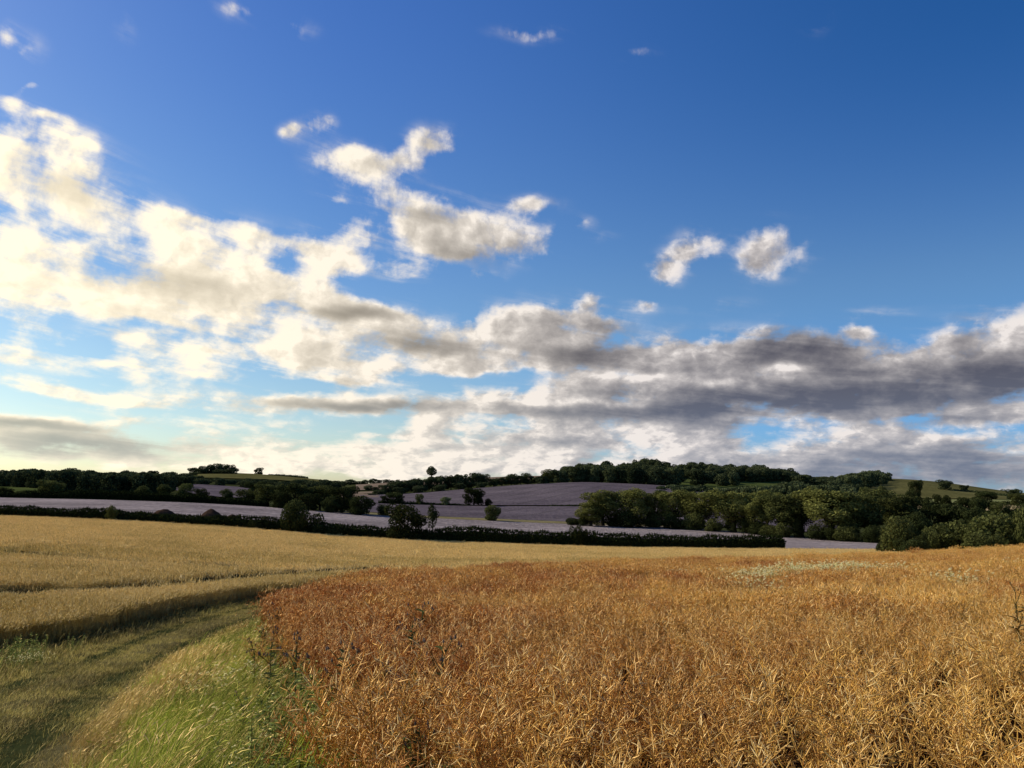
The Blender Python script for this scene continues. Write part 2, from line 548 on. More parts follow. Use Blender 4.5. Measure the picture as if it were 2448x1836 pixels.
def lrut(x, y):
    d = np.full(len(x), 1e9)
    for p in LRUT:
        d = np.minimum(d, dist_poly(x, y, p))
    f = np.clip(1.3 - d / 0.5, 0, 1)
    q = (y + .05 * x + 5 * (fbm(x / 60, y / 60, 2, 41) - .5)) / 12.0
    row = np.exp(-((q - np.round(q)) / .06) ** 2) * (.25 + .5 * fbm(x / 18, y / 9, 3, 42))
    return np.maximum(f, row)


def dome_rows(x, y):
    q = (x - .32 * y + 9 * (fbm(x / 90, y / 90, 2, 43) - .5)) / 18.0
    return np.exp(-((q - np.round(q)) / .07) ** 2) * (.15 + .4 * fbm(x / 30, y / 30, 3, 44))



field('lavender_field', 'nearest mauve field, directly behind the long dark hedge', M['lavender'], -1000, 2110, [(-1000, 162), (2110, 162)],
      [(-1000, 305), (0, 305), (800, 300), (1200, 298), (1640, 296), (1900, 262), (2110, 226)], 420, 170, lrut)
field('grass_margin', 'strip of rough yellowish grass between two mauve fields', M['dry_margin'], 800, 1640, [(800, 301), (1640, 297)], [(800, 322), (1000, 316), (1640, 310)], 60, 6)
field('lavender_field', 'middle mauve field below the row of small trees', M['lavender_cloud_shade'], 850, 2000, [(850, 325), (1000, 317), (1640, 311), (2000, 300)], [(850, 440), (2000, 440)], 420, 60, dome_rows)
field('lavender_field', 'domed mauve field rising to the hilltop wood', M['lavender_cloud_shade'], 860, 1700, [(860, 452), (1700, 448)], [(860, 690), (1100, 712), (1300, 735), (1700, 725)], 420, 80, dome_rows)
field('fallow_field', 'brownish field along the ridge behind the tree belt', M['fallow'], 850, 1330, [(850, 840), (1330, 880)], [(850, 1010), (1330, 1030)], 60, 40)
field('fallow_field', 'small pale brown field at the left end of the tree belt', M['fallow'], 812, 905, [(812, 600), (905, 620)], [(812, 790), (905, 790)], 20, 20)
field('lavender_field', 'distant mauve patch below the clump hill', M['lavender_cloud_shade'], 405, 640, [(405, 640), (440, 520), (530, 440), (640, 420)], [(405, 800), (640, 760)], 60, 40)
field('pasture', 'strip of green grass at the left edge among hedges', M['pasture'], -1000, 215, [(-1000, 345), (215, 345)], [(-1000, 640), (60, 590), (130, 500), (215, 430)], 50, 40)
field('pasture', 'dim green slope below the hilltop wood', M['pasture'], 1600, 1900, [(1600, 740), (1900, 740)], [(1600, 900), (1900, 890)], 40, 30)
field('dry_pasture', 'olive brown rounded hill on the right', M['dry_pasture'], 2020, 2560, [(2020, 700), (2560, 720)], [(2020, 1120), (2560, 1000)], 80, 50)
field('pale_pasture', 'pale green strip of grass under the rounded hill', M['pale_pasture'], 2080, 2560, [(2080, 610), (2560, 590)], [(2080, 690), (2560, 700)], 50, 14)
field('stubble_field', 'pale gold strip of stubble among the right hand trees', M['stubble'], 2060, 2560, [(2060, 490), (2560, 470)], [(2060, 575), (2560, 570)], 50, 14)
field('dry_pasture', 'grassy shoulder of the far hill with the tree clump', M['dry_pasture'], 470, 770, [(470, 1250), (770, 1250)], [(470, 1690), (770, 1690)], 50, 30)

# lane with wheel ruts
tn = np.gradient(LANE, axis=0); tn = unit(tn); nrm = np.stack([tn[:, 1], -tn[:, 0]], 1)
off = np.linspace(-1.6, 1.6, 25)
wob = 0.12 * (fbm(np.arange(300) / 9, np.zeros(300), 3, 4) - 0.5)
LX = LANE[:, 0][:, None] + nrm[:, 0][:, None] * (off[None, :] + wob[:, None]); LY = LANE[:, 1][:, None] + nrm[:, 1][:, None] * (off[None, :] + wob[:, None])


def lane_off(x, y):
    return dist_poly(x, y, LANE)


def rutf(x, y):
    d = lane_off(x, y)
    return np.exp(-((d - 0.8) / 0.34) ** 2)


tag(obj('track', grid_sheet(LX, LY, lambda x, y: 0.03 - 0.07 * rutf(x, y) + 0.06 * (fbm(x * 1.5, y * 1.5, 3, 2) - .5), M['lane'], 'track', rutf)), label='rutted grassy farm track between the wheat and the brown crop', kind='structure')


# ------------------------------------------------------------------ scatter (stuff only)
def stuff(name, label, base, pts, rot, scl, tint, idx, protos, mats):
    """one object: optional base sheet (V, F, attrs) plus loose points; geometry nodes put small plant meshes on the points"""
    n = len(pts)
    if base is not None:
        bV, bF, bA = base
    else:
        bV, bF, bA = np.zeros((0, 3)), np.zeros((0, 4), int), {}
    nb = len(bV)
    V = np.concatenate([bV, pts]) if nb else pts
    A = {'pick': np.r_[np.zeros(nb), np.ones(n)], 'turn': np.concatenate([np.zeros((nb, 3)), rot]), 'size': np.r_[np.ones(nb), scl],
         'tint': np.r_[np.zeros(nb), tint], 'which': np.r_[np.zeros(nb), idx]}
    for k, v in bA.items():
        A[k] = np.r_[v, np.zeros(n)]
    me = mesh_np(name, V, bF, None, A, True, mats)
    o = obj(name, me)
    tag(o, label=label, kind='stuff')
    ng = bpy.data.node_groups.new(name + '_scatter', 'GeometryNodeTree')
    ng.interface.new_socket('Geometry', in_out='INPUT', socket_type='NodeSocketGeometry')
    ng.interface.new_socket('Geometry', in_out='OUTPUT', socket_type='NodeSocketGeometry')
    T = NT(ng)
    gi = T.new('NodeGroupInput'); go = T.new('NodeGroupOutput')

    def na(nm, typ='FLOAT'):
        q = T.new('GeometryNodeInputNamedAttribute', data_type=typ); q.inputs['Name'].default_value = nm
        return [s for s in q.outputs if s.enabled and s.name == 'Attribute'][0]
    jn = T.new('GeometryNodeJoinGeometry')
    for pm in reversed(protos):
        po = bpy.data.objects.new(pm.name, pm)
        oi = T.new('GeometryNodeObjectInfo'); oi.inputs['Object'].default_value = po; oi.inputs['As Instance'].default_value = False
        g2 = T.new('GeometryNodeGeometryToInstance'); T.L.new(oi.outputs['Geometry'], g2.inputs[0]); T.L.new(g2.outputs[0], jn.inputs[0])
    ip = T.new('GeometryNodeInstanceOnPoints')
    T.L.new(gi.outputs[0], ip.inputs['Points'])
    cmp_ = T.m  # math nodes are shared with shader trees
    T.L.new(na('pick', 'BOOLEAN'), ip.inputs['Selection'])
    T.L.new(jn.outputs[0], ip.inputs['Instance'])
    ip.inputs['Pick Instance'].default_value = True
    T.L.new(na('which', 'INT'), ip.inputs['Instance Index'])
    T.L.new(na('turn', 'FLOAT_VECTOR'), ip.inputs['Rotation'])
    T.L.new(na('size'), ip.inputs['Scale'])
    if nb:
        j2 = T.new('GeometryNodeJoinGeometry')
        T.L.new(ip.outputs[0], j2.inputs[0]); T.L.new(gi.outputs[0], j2.inputs[0]); T.L.new(j2.outputs[0], go.inputs[0])
    else:
        T.L.new(ip.outputs[0], go.inputs[0])
    md = o.modifiers.new('scatter', 'NODES'); md.node_group = ng
    return o


def scatter_box(x0, x1, y0, y1, dens):
    n = int((x1 - x0) * (y1 - y0) * dens)
    return rng.uniform(x0, x1, n), rng.uniform(y0, y1, n)


def band(y0, y1, dens, amin=-0.72, amax=0.72):
    """random points in the forward wedge between two depths"""
    n = int((amax - amin) * (y1 ** 2 - y0 ** 2) / 2 * dens)
    y = np.sqrt(rng.uniform(y0 ** 2, y1 ** 2, n))
    return rng.uniform(amin, amax, n) * y, y


# --- rapeseed
WIND = np.array([0.35, 0.10, 0])


def rape_plant(seed, nb=8, npod=17, simple=False):
    r = np.random.default_rng(seed); G = Geo()
    H = r.uniform(0.55, 0.68)
    lean = np.array([r.normal(0.08, 0.10), r.normal(0, 0.10), 0])
    stem_top = np.array([0, 0, 0.25 + H]) + lean * 0.8
    tube(G, [(0, 0, 0.1), (lean[0] * .3, lean[1] * .3, 0.5), stem_top], [.006, .005, .003], 4, 0.25)
    P, D, L, B, SH = [], [], [], [], []
    for b in range(nb):
        h = r.uniform(0.35, 0.9)
        s = np.array([lean[0] * h * .6, lean[1] * h * .6, 0.1 + (H + .15) * h])
        an = r.uniform(0, 2 * math.pi)
        d = unit(np.array([math.cos(an) * .75 + .15, math.sin(an) * .75, r.uniform(0.7, 1.3)]))
        ln = r.uniform(0.28, 0.50)
        e = s + d * ln + np.array([0.06, 0.02, -0.03]) * r.uniform(-.5, 1.5)
        mid = (s + e) / 2 + np.array([0, 0, .03])
        tube(G, [s, mid, e], [.0035, .003, .002], 3, r.uniform(.2, .5))
        n = npod
        t = np.linspace(0.15, 1.0, n) + r.normal(0, .015, n)
        pp = s * (1 - t)[:, None] + e * t[:, None] + np.array([0, 0, .12])[None, :] * (t * (1 - t))[:, None]
        ang = np.arange(n) * 2.4 + r.uniform(0, 6)
        u = unit(np.cross(d, [0.2, .5, .9])); w = np.cross(d, u)
        dd = unit(d * r.uniform(.25, .95, n)[:, None] + u * np.cos(ang)[:, None] + w * np.sin(ang)[:, None] + np.array([0.05, 0, .28]))
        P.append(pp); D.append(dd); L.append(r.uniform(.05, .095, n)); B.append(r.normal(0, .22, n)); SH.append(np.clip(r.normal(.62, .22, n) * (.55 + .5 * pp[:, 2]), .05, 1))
    rods(G, np.concatenate(P), np.concatenate(D), np.concatenate(L), 0.0032, np.concatenate(B), np.concatenate(SH), prof=(.45, 1, .9, .1), r=r)
    return G.mesh('rape_plant', M['rape'])


def rape_patch(seed):
    r = np.random.default_rng(seed); G = Geo()
    n = 330
    x = r.normal(0, .26, n); y = r.normal(0, .26, n)
    z = 1.02 + .13 * (fbm(x * 4 + seed, y * 4, 2, seed) - .4) * 2 - r.uniform(0, 1, n) ** 2 * .42 - .25 * (x * x + y * y)
    d = unit(np.stack([r.normal(.15, .7, n), r.normal(0, .7, n), r.uniform(.2, 1.3, n)], 1))
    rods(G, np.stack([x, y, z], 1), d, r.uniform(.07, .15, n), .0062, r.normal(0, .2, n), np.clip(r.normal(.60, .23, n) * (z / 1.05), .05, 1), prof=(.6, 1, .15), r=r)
    k = 26
    rods(G, np.stack([r.normal(0, .2, k), r.normal(0, .2, k), np.full(k, .4)], 1), np.stack([r.normal(.1, .2, k), r.normal(0, .2, k), np.ones(k)], 1), .6, .006, .1, .25, prof=(1, .8, .5), r=r)
    return G.mesh('rape_patch', M['rape'])


protos = [rape_plant(100 + i) for i in range(7)] + [rape_patch(200 + i) for i in range(5)]
PX, PY, PI_ = [], [], []
for y0, y1, den, lo, hi in ((2.6, 9, 13, 0, 7), (9, 26, 12, 0, 7), (26, 112, 5.0, 7, 12), (15, 26, 2.0, 7, 12)):
    x, y = band(y0, y1, den)
    k = inpoly(x, y, RAPE_POLY)
    # thinner, gappy places
    k &= (fbm(x * .9, y * .9, 3, 21) > 0.36 + 0.04 * rng.normal(size=len(x))) | (y > 20)
    PX.append(x[k]); PY.append(y[k]); PI_.append(rng.integers(lo, hi, k.sum()))
x = np.concatenate(PX); y = np.concatenate(PY); ix = np.concatenate(PI_)
swirl = (fbm(x / 3.0, y / 3.0, 3, 31) - .5) * 2
swirl2 = (fbm(x / 2.2 + 40, y / 2.2, 3, 32) - .5) * 2
hgt = fbm(x / 1.6, y / 1.6, 3, 33)
n = len(x)
rot = np.stack([swirl2 * .45 + rng.normal(0, .12, n), .12 + swirl * .5 + rng.normal(0, .12, n), rng.normal(0, .9, n)], 1)
scl = (.74 + .50 * hgt) * rng.normal(1, .08, n) * np.where(y > 24, rng.normal(1, .08, n), 1)
u_im = x / y
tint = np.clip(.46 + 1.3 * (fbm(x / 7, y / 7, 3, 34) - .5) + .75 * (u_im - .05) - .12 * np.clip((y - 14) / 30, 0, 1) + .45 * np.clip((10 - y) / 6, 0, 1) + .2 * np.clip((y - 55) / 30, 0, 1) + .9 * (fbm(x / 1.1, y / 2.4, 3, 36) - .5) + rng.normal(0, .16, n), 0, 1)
z = gz(x, y) - np.where(y < 9, .20, 0)
scl = np.where(y < 9, scl * (1.10 + .10 * np.clip((u_im + .25) / .25, 0, 1)), scl)
# raised dark sheet under the crop, coloured near black for the gaps' shade
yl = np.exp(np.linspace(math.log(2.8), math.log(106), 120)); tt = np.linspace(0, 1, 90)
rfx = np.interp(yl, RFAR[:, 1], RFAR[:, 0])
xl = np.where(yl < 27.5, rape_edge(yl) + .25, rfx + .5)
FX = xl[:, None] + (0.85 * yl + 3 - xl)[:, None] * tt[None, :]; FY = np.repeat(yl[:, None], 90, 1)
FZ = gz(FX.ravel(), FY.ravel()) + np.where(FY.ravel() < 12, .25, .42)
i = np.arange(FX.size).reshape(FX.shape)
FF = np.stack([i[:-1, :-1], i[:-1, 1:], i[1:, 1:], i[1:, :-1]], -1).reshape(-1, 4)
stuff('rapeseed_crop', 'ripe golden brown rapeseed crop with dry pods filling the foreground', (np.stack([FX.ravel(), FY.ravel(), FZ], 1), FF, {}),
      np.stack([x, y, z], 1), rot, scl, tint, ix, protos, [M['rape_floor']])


# --- wheat
def wheat_tuft(seed, n=16, spread=.13, h=.66, w=.0055, far=False):
    r = np.random.default_rng(seed); G = Geo()
    p = np.stack([r.normal(0, spread, n), r.normal(0, spread, n), np.full(n, 0.0)], 1)
    d = unit(np.stack([r.normal(.08, .12, n), r.normal(0, .12, n), np.ones(n)], 1))
    L = h * r.uniform(.86, 1.08, n)
    if not far:
        rods(G, p, d, L, .0022, .05, .35, prof=(1, .9, .7), r=r)
        blades(G, p + d * .25, unit(d + r.normal(0, .3, (n, 3))), .32, .012, .5, r.uniform(.0, .5, n), r=r, k=3)
    e = p + d * L[:, None] + np.array([.05, 0, 0]) * L[:, None]
    if far:
        e = p + d * (L * .72)[:, None]
        rods(G, e, d + r.normal(0, .25, (n, 3)), h * .34, w * 1.8, .3, np.clip(r.normal(.55, .22, n), 0, 1), prof=(.7, 1, .2), r=r)
    else:
        rods(G, e, d + np.array([.35, .1, -.2]) + r.normal(0, .3, (n, 3)), r.uniform(.08, .12, n), w * 1.25, .5, np.clip(r.normal(.62, .2, n), 0, 1), prof=(.6, 1, .8, .1), r=r)
    return G.mesh('wheat_tuft', M['wheat'])


wp = [wheat_tuft(300 + i) for i in range(6)] + [wheat_tuft(320 + i, 60, .42, .66, .010, True) for i in range(4)]


def uvY(u, v):
    """first terrain hit of the ray through a point of the picture (raised to the crop top)"""
    r = ray(u, v); ys = np.exp(np.linspace(math.log(5), math.log(600), 3000))
    p = r[None, :] * (ys / r[1])[:, None]
    hit = np.nonzero(p[:, 2] < gz(p[:, 0], p[:, 1]) + .6)[0]
    return p[hit[0] if len(hit) else -1, :2]


TRAM = [np.array([uvY(*q) for q in pl]) for pl in (
    [(-60, 1402), (60, 1400), (165, 1407), (300, 1400), (450, 1386), (600, 1374), (700, 1366), (800, 1362), (930, 1354)],
    [(-60, 1425), (60, 1417), (165, 1410), (300, 1404), (450, 1392), (600, 1380), (700, 1372), (800, 1366), (920, 1358)],
    [(-60, 1311), (120, 1326), (300, 1343), (450, 1350), (560, 1352)],
    [(-60, 1314), (120, 1329), (300, 1346), (450, 1353), (560, 1355)])]
PATCH = np.array([uvY(*q) for q in ((-80, 1410), (60, 1409), (150, 1411))])
TW = [.75, .80, .6, .6]


def tram(x, y, reach=1.6):
    f = np.zeros(len(x))
    for p, w in zip(TRAM, TW):
        d = dist_poly(x, y, p)
        wn = w * (0.6 + .9 * fbm(x / 2.5, y / 2.5, 2, 51))
        f = np.maximum(f, np.clip(reach - d / wn, 0, 1))
    f = np.maximum(f, np.clip(1.5 - dist_poly(x, y, PATCH) / (1.1 * (.5 + fbm(x, y, 3, 52))), 0, 1))       # wide gap at the tramline bend
    return f


# canopy sheet following the wheat edge
ny, nu = 260, 500
us = np.linspace(-900, 2500, nu)
an_ = a_of(us)
# near depth along each bearing: first crossing with the wheat edge
near = []
for a in an_:
    d = WEDGE[:, 0] - a * WEDGE[:, 1]
    k = np.nonzero((d[:-1] < 0) & (d[1:] >= 0))[0]
    if len(k):
        q = k[0]; t = d[q] / (d[q] - d[q + 1]); near.append(WEDGE[q, 1] * (1 - t) + WEDGE[q + 1, 1] * t)
    else:
        near.append(WEDGE[0, 1] if a < 0 else 115)
near = np.clip(np.array(near), 12, 125) + 1.5
t = np.linspace(0, 1, ny)[:, None]
WY = np.exp(np.log(near)[None, :] * (1 - t) + math.log(157.5) * t); WX = an_[None, :] * WY
wx, wy = WX.ravel(), WY.ravel()
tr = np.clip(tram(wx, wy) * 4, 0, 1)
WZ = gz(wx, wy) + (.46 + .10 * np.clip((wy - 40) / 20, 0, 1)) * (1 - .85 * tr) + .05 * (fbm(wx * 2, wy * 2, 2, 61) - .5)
i = np.arange(WX.size).reshape(WX.shape)
WF = np.stack([i[:-1, :-1], i[:-1, 1:], i[1:, 1:], i[1:, :-1]], -1).reshape(-1, 4)
# the cut face of the crop along the track, coloured black as its shade
m0 = len(wx)
wx = np.r_[wx, WX[0]]; wy = np.r_[wy, WY[0]]; WZ = np.r_[WZ, gz(WX[0], WY[0]) - .05]; tr = np.r_[np.where(np.arange(m0) < nu, 1, tr), np.ones(nu)]
e0 = np.arange(nu - 1)
WF = np.concatenate([WF, np.stack([e0, e0 + 1, m0 + e0 + 1, m0 + e0], 1)])
PX, PY, PI_ = [], [], []
for y0, y1, den, lo, hi in ((12, 50, 40, 0, 6), (8, 36, 26, 0, 6), (36, 60, 14, 0, 6), (40, 158, 2.1, 6, 10)):
    x, y = band(y0, y1, den, -.95, .45)
    k = inpoly(x, y, WHEAT_POLY)
    if den == 40:
        k &= dist_poly(x, y, WEDGE) < 2.2
    x, y = x[k], y[k]
    k = tram(x, y) < .25
    PX.append(x[k]); PY.append(y[k]); PI_.append(rng.integers(lo, hi, k.sum()))
x = np.concatenate(PX); y = np.concatenate(PY); ix = np.concatenate(PI_); n = len(x)
rot = np.stack([rng.normal(0, .10, n), .08 + rng.normal(0, .10, n), rng.uniform(0, 6.28, n)], 1)
tint = np.clip(.52 + 1.6 * (fbm(x / 9, y / 9, 4, 71) - .5) + .42 * np.clip((y - 55) / 55, -0.9, 1) + rng.normal(0, .15, n), 0, 1)
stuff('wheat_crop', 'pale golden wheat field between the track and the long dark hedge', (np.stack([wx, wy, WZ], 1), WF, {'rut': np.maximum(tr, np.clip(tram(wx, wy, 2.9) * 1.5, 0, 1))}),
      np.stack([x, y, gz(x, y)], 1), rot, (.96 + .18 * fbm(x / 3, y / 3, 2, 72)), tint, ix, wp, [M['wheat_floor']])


# --- grasses
def grass_tuft(seed, n, spread, h, w, mat, name, bend=.45, heads=0, lean=.15):
    r = np.random.default_rng(seed); G = Geo()
    p = np.stack([r.normal(0, spread, n), r.normal(0, spread, n), np.full(n, -.02)], 1)
    d = np.stack([r.normal(lean, .28, n), r.normal(0, .28, n), np.ones(n)], 1)
    bd = unit(np.stack([.7 + r.normal(0, .5, n), r.normal(0, .6, n), np.full(n, -.35)], 1))
    blades(G, p, d, h * r.uniform(.5, 1.1, n), w, bend * r.uniform(.3, 1.3, n), np.clip(r.normal(.5, .25, n), 0, 1), r=r, k=5, bdir=bd)
    if heads:
        p = np.stack([r.normal(0, spread, heads), r.normal(0, spread, heads), np.zeros(heads)], 1)
        d = unit(np.stack([r.normal(lean + .1, .15, heads), r.normal(0, .2, heads), np.ones(heads)], 1))
        L = h * r.uniform(1.0, 1.45, heads)
        rods(G, p, d, L, .0016, .25, .55, prof=(1, .9, .8, .7), r=r, bdir=np.array([.8, .2, -.3]))
        e = p + d * L[:, None] + np.array([.8, .2, -.3]) * .25 * L[:, None]
        rods(G, e, d + np.array([.7, .15, -.2]), r.uniform(.07, .13, heads), .0038, .4, r.uniform(.45, .95, heads), prof=(.3, 1, .8, .1), r=r)
    return G.mesh(name, mat)


gp = [grass_tuft(400 + i, 54, .09, .33, .0042, M['grass_dry'], 'dry_grass_tuft', .5, 10) for i in range(4)] + \
     [grass_tuft(420 + i, 54, .11, .38, .0050, M['grass_green'], 'green_grass_tuft', .6, 1) for i in range(4)] + \
     [grass_tuft(440 + i, 44, .13, .10, .0055, M['grass_lane'], 'short_grass_tuft', .5, 0) for i in range(4)]
x, y = band(1.0, 52, 68, -.78, .1)
dl = lane_off(x, y)
inr = inpoly(x, y, RAPE_POLY); inw = inpoly(x, y, WHEAT_POLY)
k = ~inr & ~inw & (y < 50)
k &= (rng.uniform(size=len(x)) < np.clip(1.25 - y / 60, .3, 1))
x, y, dl = x[k], y[k], dl[k]
right = x > np.interp(y, LANE[:, 1], LANE[:, 0])
er = rape_edge(y) - x                        # distance left of the crop edge
rut_ = np.exp(-((dl - .8 + .25 * (fbm(x * 1.1, y * 1.1, 2, 86) - .5)) / .28) ** 2) * np.clip(2.2 * fbm(x * .8, y * .8, 3, 87) - .35, .15, 1)
p_rut = fbm(x * 1.4, y * 1.4, 3, 81)
keep = np.where(dl < 1.35, rng.uniform(size=len(x)) > np.clip(rut_ * 1.7 * (p_rut + .2), 0, .97), fbm(x * 2.3, y * 2.3, 3, 88) > .37)
x, y, dl, right, er, rut_ = x[keep], y[keep], dl[keep], right[keep], er[keep], rut_[keep]
n = len(x)
g1 = fbm(x * .8 + 3, y * .45, 3, 82)
fr = er / np.maximum(er + np.maximum(dl - 1.35, .02), .05) + 1.1 * (g1 - .5)     # 0 at the crop edge, 1 at the track
green = np.where(right, (fr > -.1) & (fr < .80), False)
ix = np.where(dl < 1.45, rng.integers(8, 12, n), np.where(green, rng.integers(4, 8, n), rng.integers(0, 4, n)))
ix = np.where((~right) & (dl >= 1.45), rng.integers(8, 12, n), ix)
ix = np.where(right & (rng.uniform(size=n) < .12) & (dl >= 1.45), rng.integers(0, 8, n), ix)
edge = np.clip((dl - 1.3) / .9, 0, 1)
scl = np.where(ix >= 8, (1 - .55 * rut_) * (.8 + .8 * fbm(x * 2, y * 2, 2, 83)) * np.where((~right) & (dl > 1.5), 1.9, 1), .55 + .75 * edge * (.5 + fbm(x, y, 3, 84)))
g2 = fbm(x * 1.3, y * .8, 3, 85)
tint = np.clip(.5 + 3.2 * (g2 - .5) + np.where(right, .08, -.5) + rng.normal(0, .15, n), 0, 1)
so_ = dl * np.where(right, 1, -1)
band_ = .75 * np.exp(-((so_ + 1.25) / .28) ** 2) - .8 * np.exp(-((so_ + .72) / .26) ** 2) - .7 * np.exp(-((so_ - .85) / .35) ** 2) + .25 * np.exp(-((so_ - 1.4) / .2) ** 2) - .45 * (so_ < -1.6)  # last term darkens grass colour as painted shadow of the wheat edge
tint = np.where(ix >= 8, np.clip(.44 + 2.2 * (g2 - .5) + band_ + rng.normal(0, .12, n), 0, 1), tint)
rot = np.stack([rng.normal(0, .15, n), .12 + rng.normal(0, .15, n), rng.normal(0, .7, n)], 1)
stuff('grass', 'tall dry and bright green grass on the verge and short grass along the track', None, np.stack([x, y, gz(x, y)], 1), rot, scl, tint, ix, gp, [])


# --- leafy weeds along the crop edge
def weed_clump(seed, h=.55):
    r = np.random.default_rng(seed); G = Geo()
    for s in range(7):
        b = np.array([r.normal(0, .10), r.normal(0, .10), 0]); hh = h * r.uniform(.6, 1.15)
        t = b + np.array([r.normal(.05, .08), r.normal(0, .08), hh])
        tube(G, [b, (b + t) / 2, t], [.004, .0035, .002], 3, .3)
        n = 46
        q = r.uniform(.15, 1, n)
        P = b + (t - b) * q[:, None]; an = np.arange(n) * 1.57 + r.uniform(0, 6)
        d = np.stack([np.cos(an), np.sin(an), r.uniform(.1, .6, n)], 1)
        blades(G, P, d, r.uniform(.03, .065, n) * (1.3 - .6 * q), .018, .35, np.clip(r.normal(.5, .28, n), 0, 1), r=r, k=4)
    return G.mesh('weed_clump', M['weed'])


def mayweed(seed, nh=26, h=.6):
    r = np.random.default_rng(seed); G = Geo()
    b = np.stack([r.normal(0, .05, nh), r.normal(0, .05, nh), np.zeros(nh)], 1)
    d = unit(np.stack([r.normal(0, .3, nh), r.normal(0, .3, nh), np.ones(nh)], 1)); L = h * r.uniform(.7, 1.1, nh)
    rods(G, b, d, L, .0016, .05, .4, prof=(1, .8, .6), r=r, mi=1)
    n = nh * 5
    q = r.integers(0, nh, n)
    blades(G, b[q] + d[q] * (L[q] * r.uniform(.3, .95, n))[:, None], r.normal(0, 1, (n, 3)) + [0, 0, .6], .05, .006, .3, r.uniform(.2, .8, n), r=r, mi=1, k=3)
    c = b + d * L[:, None]
    for j in range(9):
        an = j * 2 * math.pi / 9
        dd = np.stack([np.full(nh, math.cos(an)), np.full(nh, math.sin(an)), r.uniform(-.9, 1.0, nh)], 1)
        blades(G, c, dd,   .020, .011, -.1, r.uniform(.5, 1, nh), r=r, mi=0, k=3)
    return G.mesh('mayweed', mats=[M['petal'], M['weed']])


fp = [weed_clump(500 + i) for i in range(4)] + [mayweed(520 + i) for i in range(3)]
PX, PY, PI_ = [], [], []
x, y = band(4, 30, 16, -.5, 0)
er = rape_edge(y) - x
g = fbm(x * .9, y * .9, 3, 91)
k = (er > -.7 - .5 * (y < 12)) & (er < .22 + .22 * (y < 11)) & (g > .38) & ~((er > .3) & (y > 14))
PX.append(x[k]); PY.append(y[k]); PI_.append(rng.integers(0, 4, k.sum()))
x, y = band(6, 24, 2.5, -.7, -.25)           # between the track and the wheat
k = ~inpoly(x, y, WHEAT_POLY) & (lane_off(x, y) > 1.6) & (x < np.interp(y, LANE[:, 1], LANE[:, 0])) & (fbm(x * .8, y * .8, 2, 92) > .52) & (dist_poly(x, y, WEDGE) > 1.0)
PX.append(x[k]); PY.append(y[k]); PI_.append(rng.integers(0, 4, k.sum()))
x = np.concatenate(PX); y = np.concatenate(PY); ix = np.concatenate(PI_); n = len(x)
stuff('weeds', 'leafy green weeds and nettles along the edge of the crop and the track', None, np.stack([x, y, gz(x, y)], 1),
      np.stack([rng.normal(0, .12, n), .08 + rng.normal(0, .12, n), rng.uniform(0, 6.28, n)], 1), rng.uniform(.6, 1.2, n),
      np.clip(rng.normal(.55, .25, n), 0, 1), ix, fp[:4], [])
# white flowers in the far crop and on the verge
PX, PY, PS = [], [], []


def flower_spot(u, v, Y, wpx, dpt, nn, zoff=None):
    c = at(u, v, Y)
    x = rng.normal(c[0], wpx / F * Y * .5, nn); y = rng.normal(Y, dpt, nn)
    PX.append(x); PY.append(y); PS.append(np.full(nn, 1.0 if zoff is None else zoff))


for (u, v, Y, w, d, nn, zz) in ((1920, 1372, 38, 110, 1.0, 150, 1.95), (2025, 1366, 40, 60, .9, 70, 1.95), (1780, 1382, 36, 110, .9, 70, 1.85), (1690, 1384, 36, 90, .8, 26, 1.8),
                                (2100, 1362, 41, 120, 1.2, 30, 1.85), (2262, 1408, 27, 50, .5, 12, 1.85), (2310, 1360, 41, 110, 1.2, 8, 1.8), (1780, 1412, 27, 40, .4, 7, 1.85)):
    flower_spot(u, v, Y, w, d, nn, zz)
for (u, v, Y, w, d, nn, zz) in ((545, 1610, 12.5, 50, .5, 4, .9), (560, 1730, 9.3, 60, .5, 2, .7), (590, 1820, 8.0, 90, .4, 2, .7), (105, 1572, 19.5, 30, .4, 4, .6), (640, 1480, 21, 40, .8, 4, 1.0), (730, 1790, 7.5, 90, .5, 1, .9)):
    flower_spot(u, v, Y, w, d, nn, zz)
x = np.concatenate(PX); y = np.concatenate(PY); s = np.concatenate(PS) * 1.12 * rng.normal(1, .08, len(x)); n = len(x)
stuff('white_flowers', 'white daisy flowers in patches in the brown crop and on the verge', None, np.stack([x, y, gz(x, y)], 1),
      np.stack([rng.normal(0, .1, n), rng.normal(0, .1, n), rng.uniform(0, 6, n)], 1), s, np.clip(rng.normal(.6, .25, n), 0, 1), rng.integers(0, 3, n), fp[4:], [])


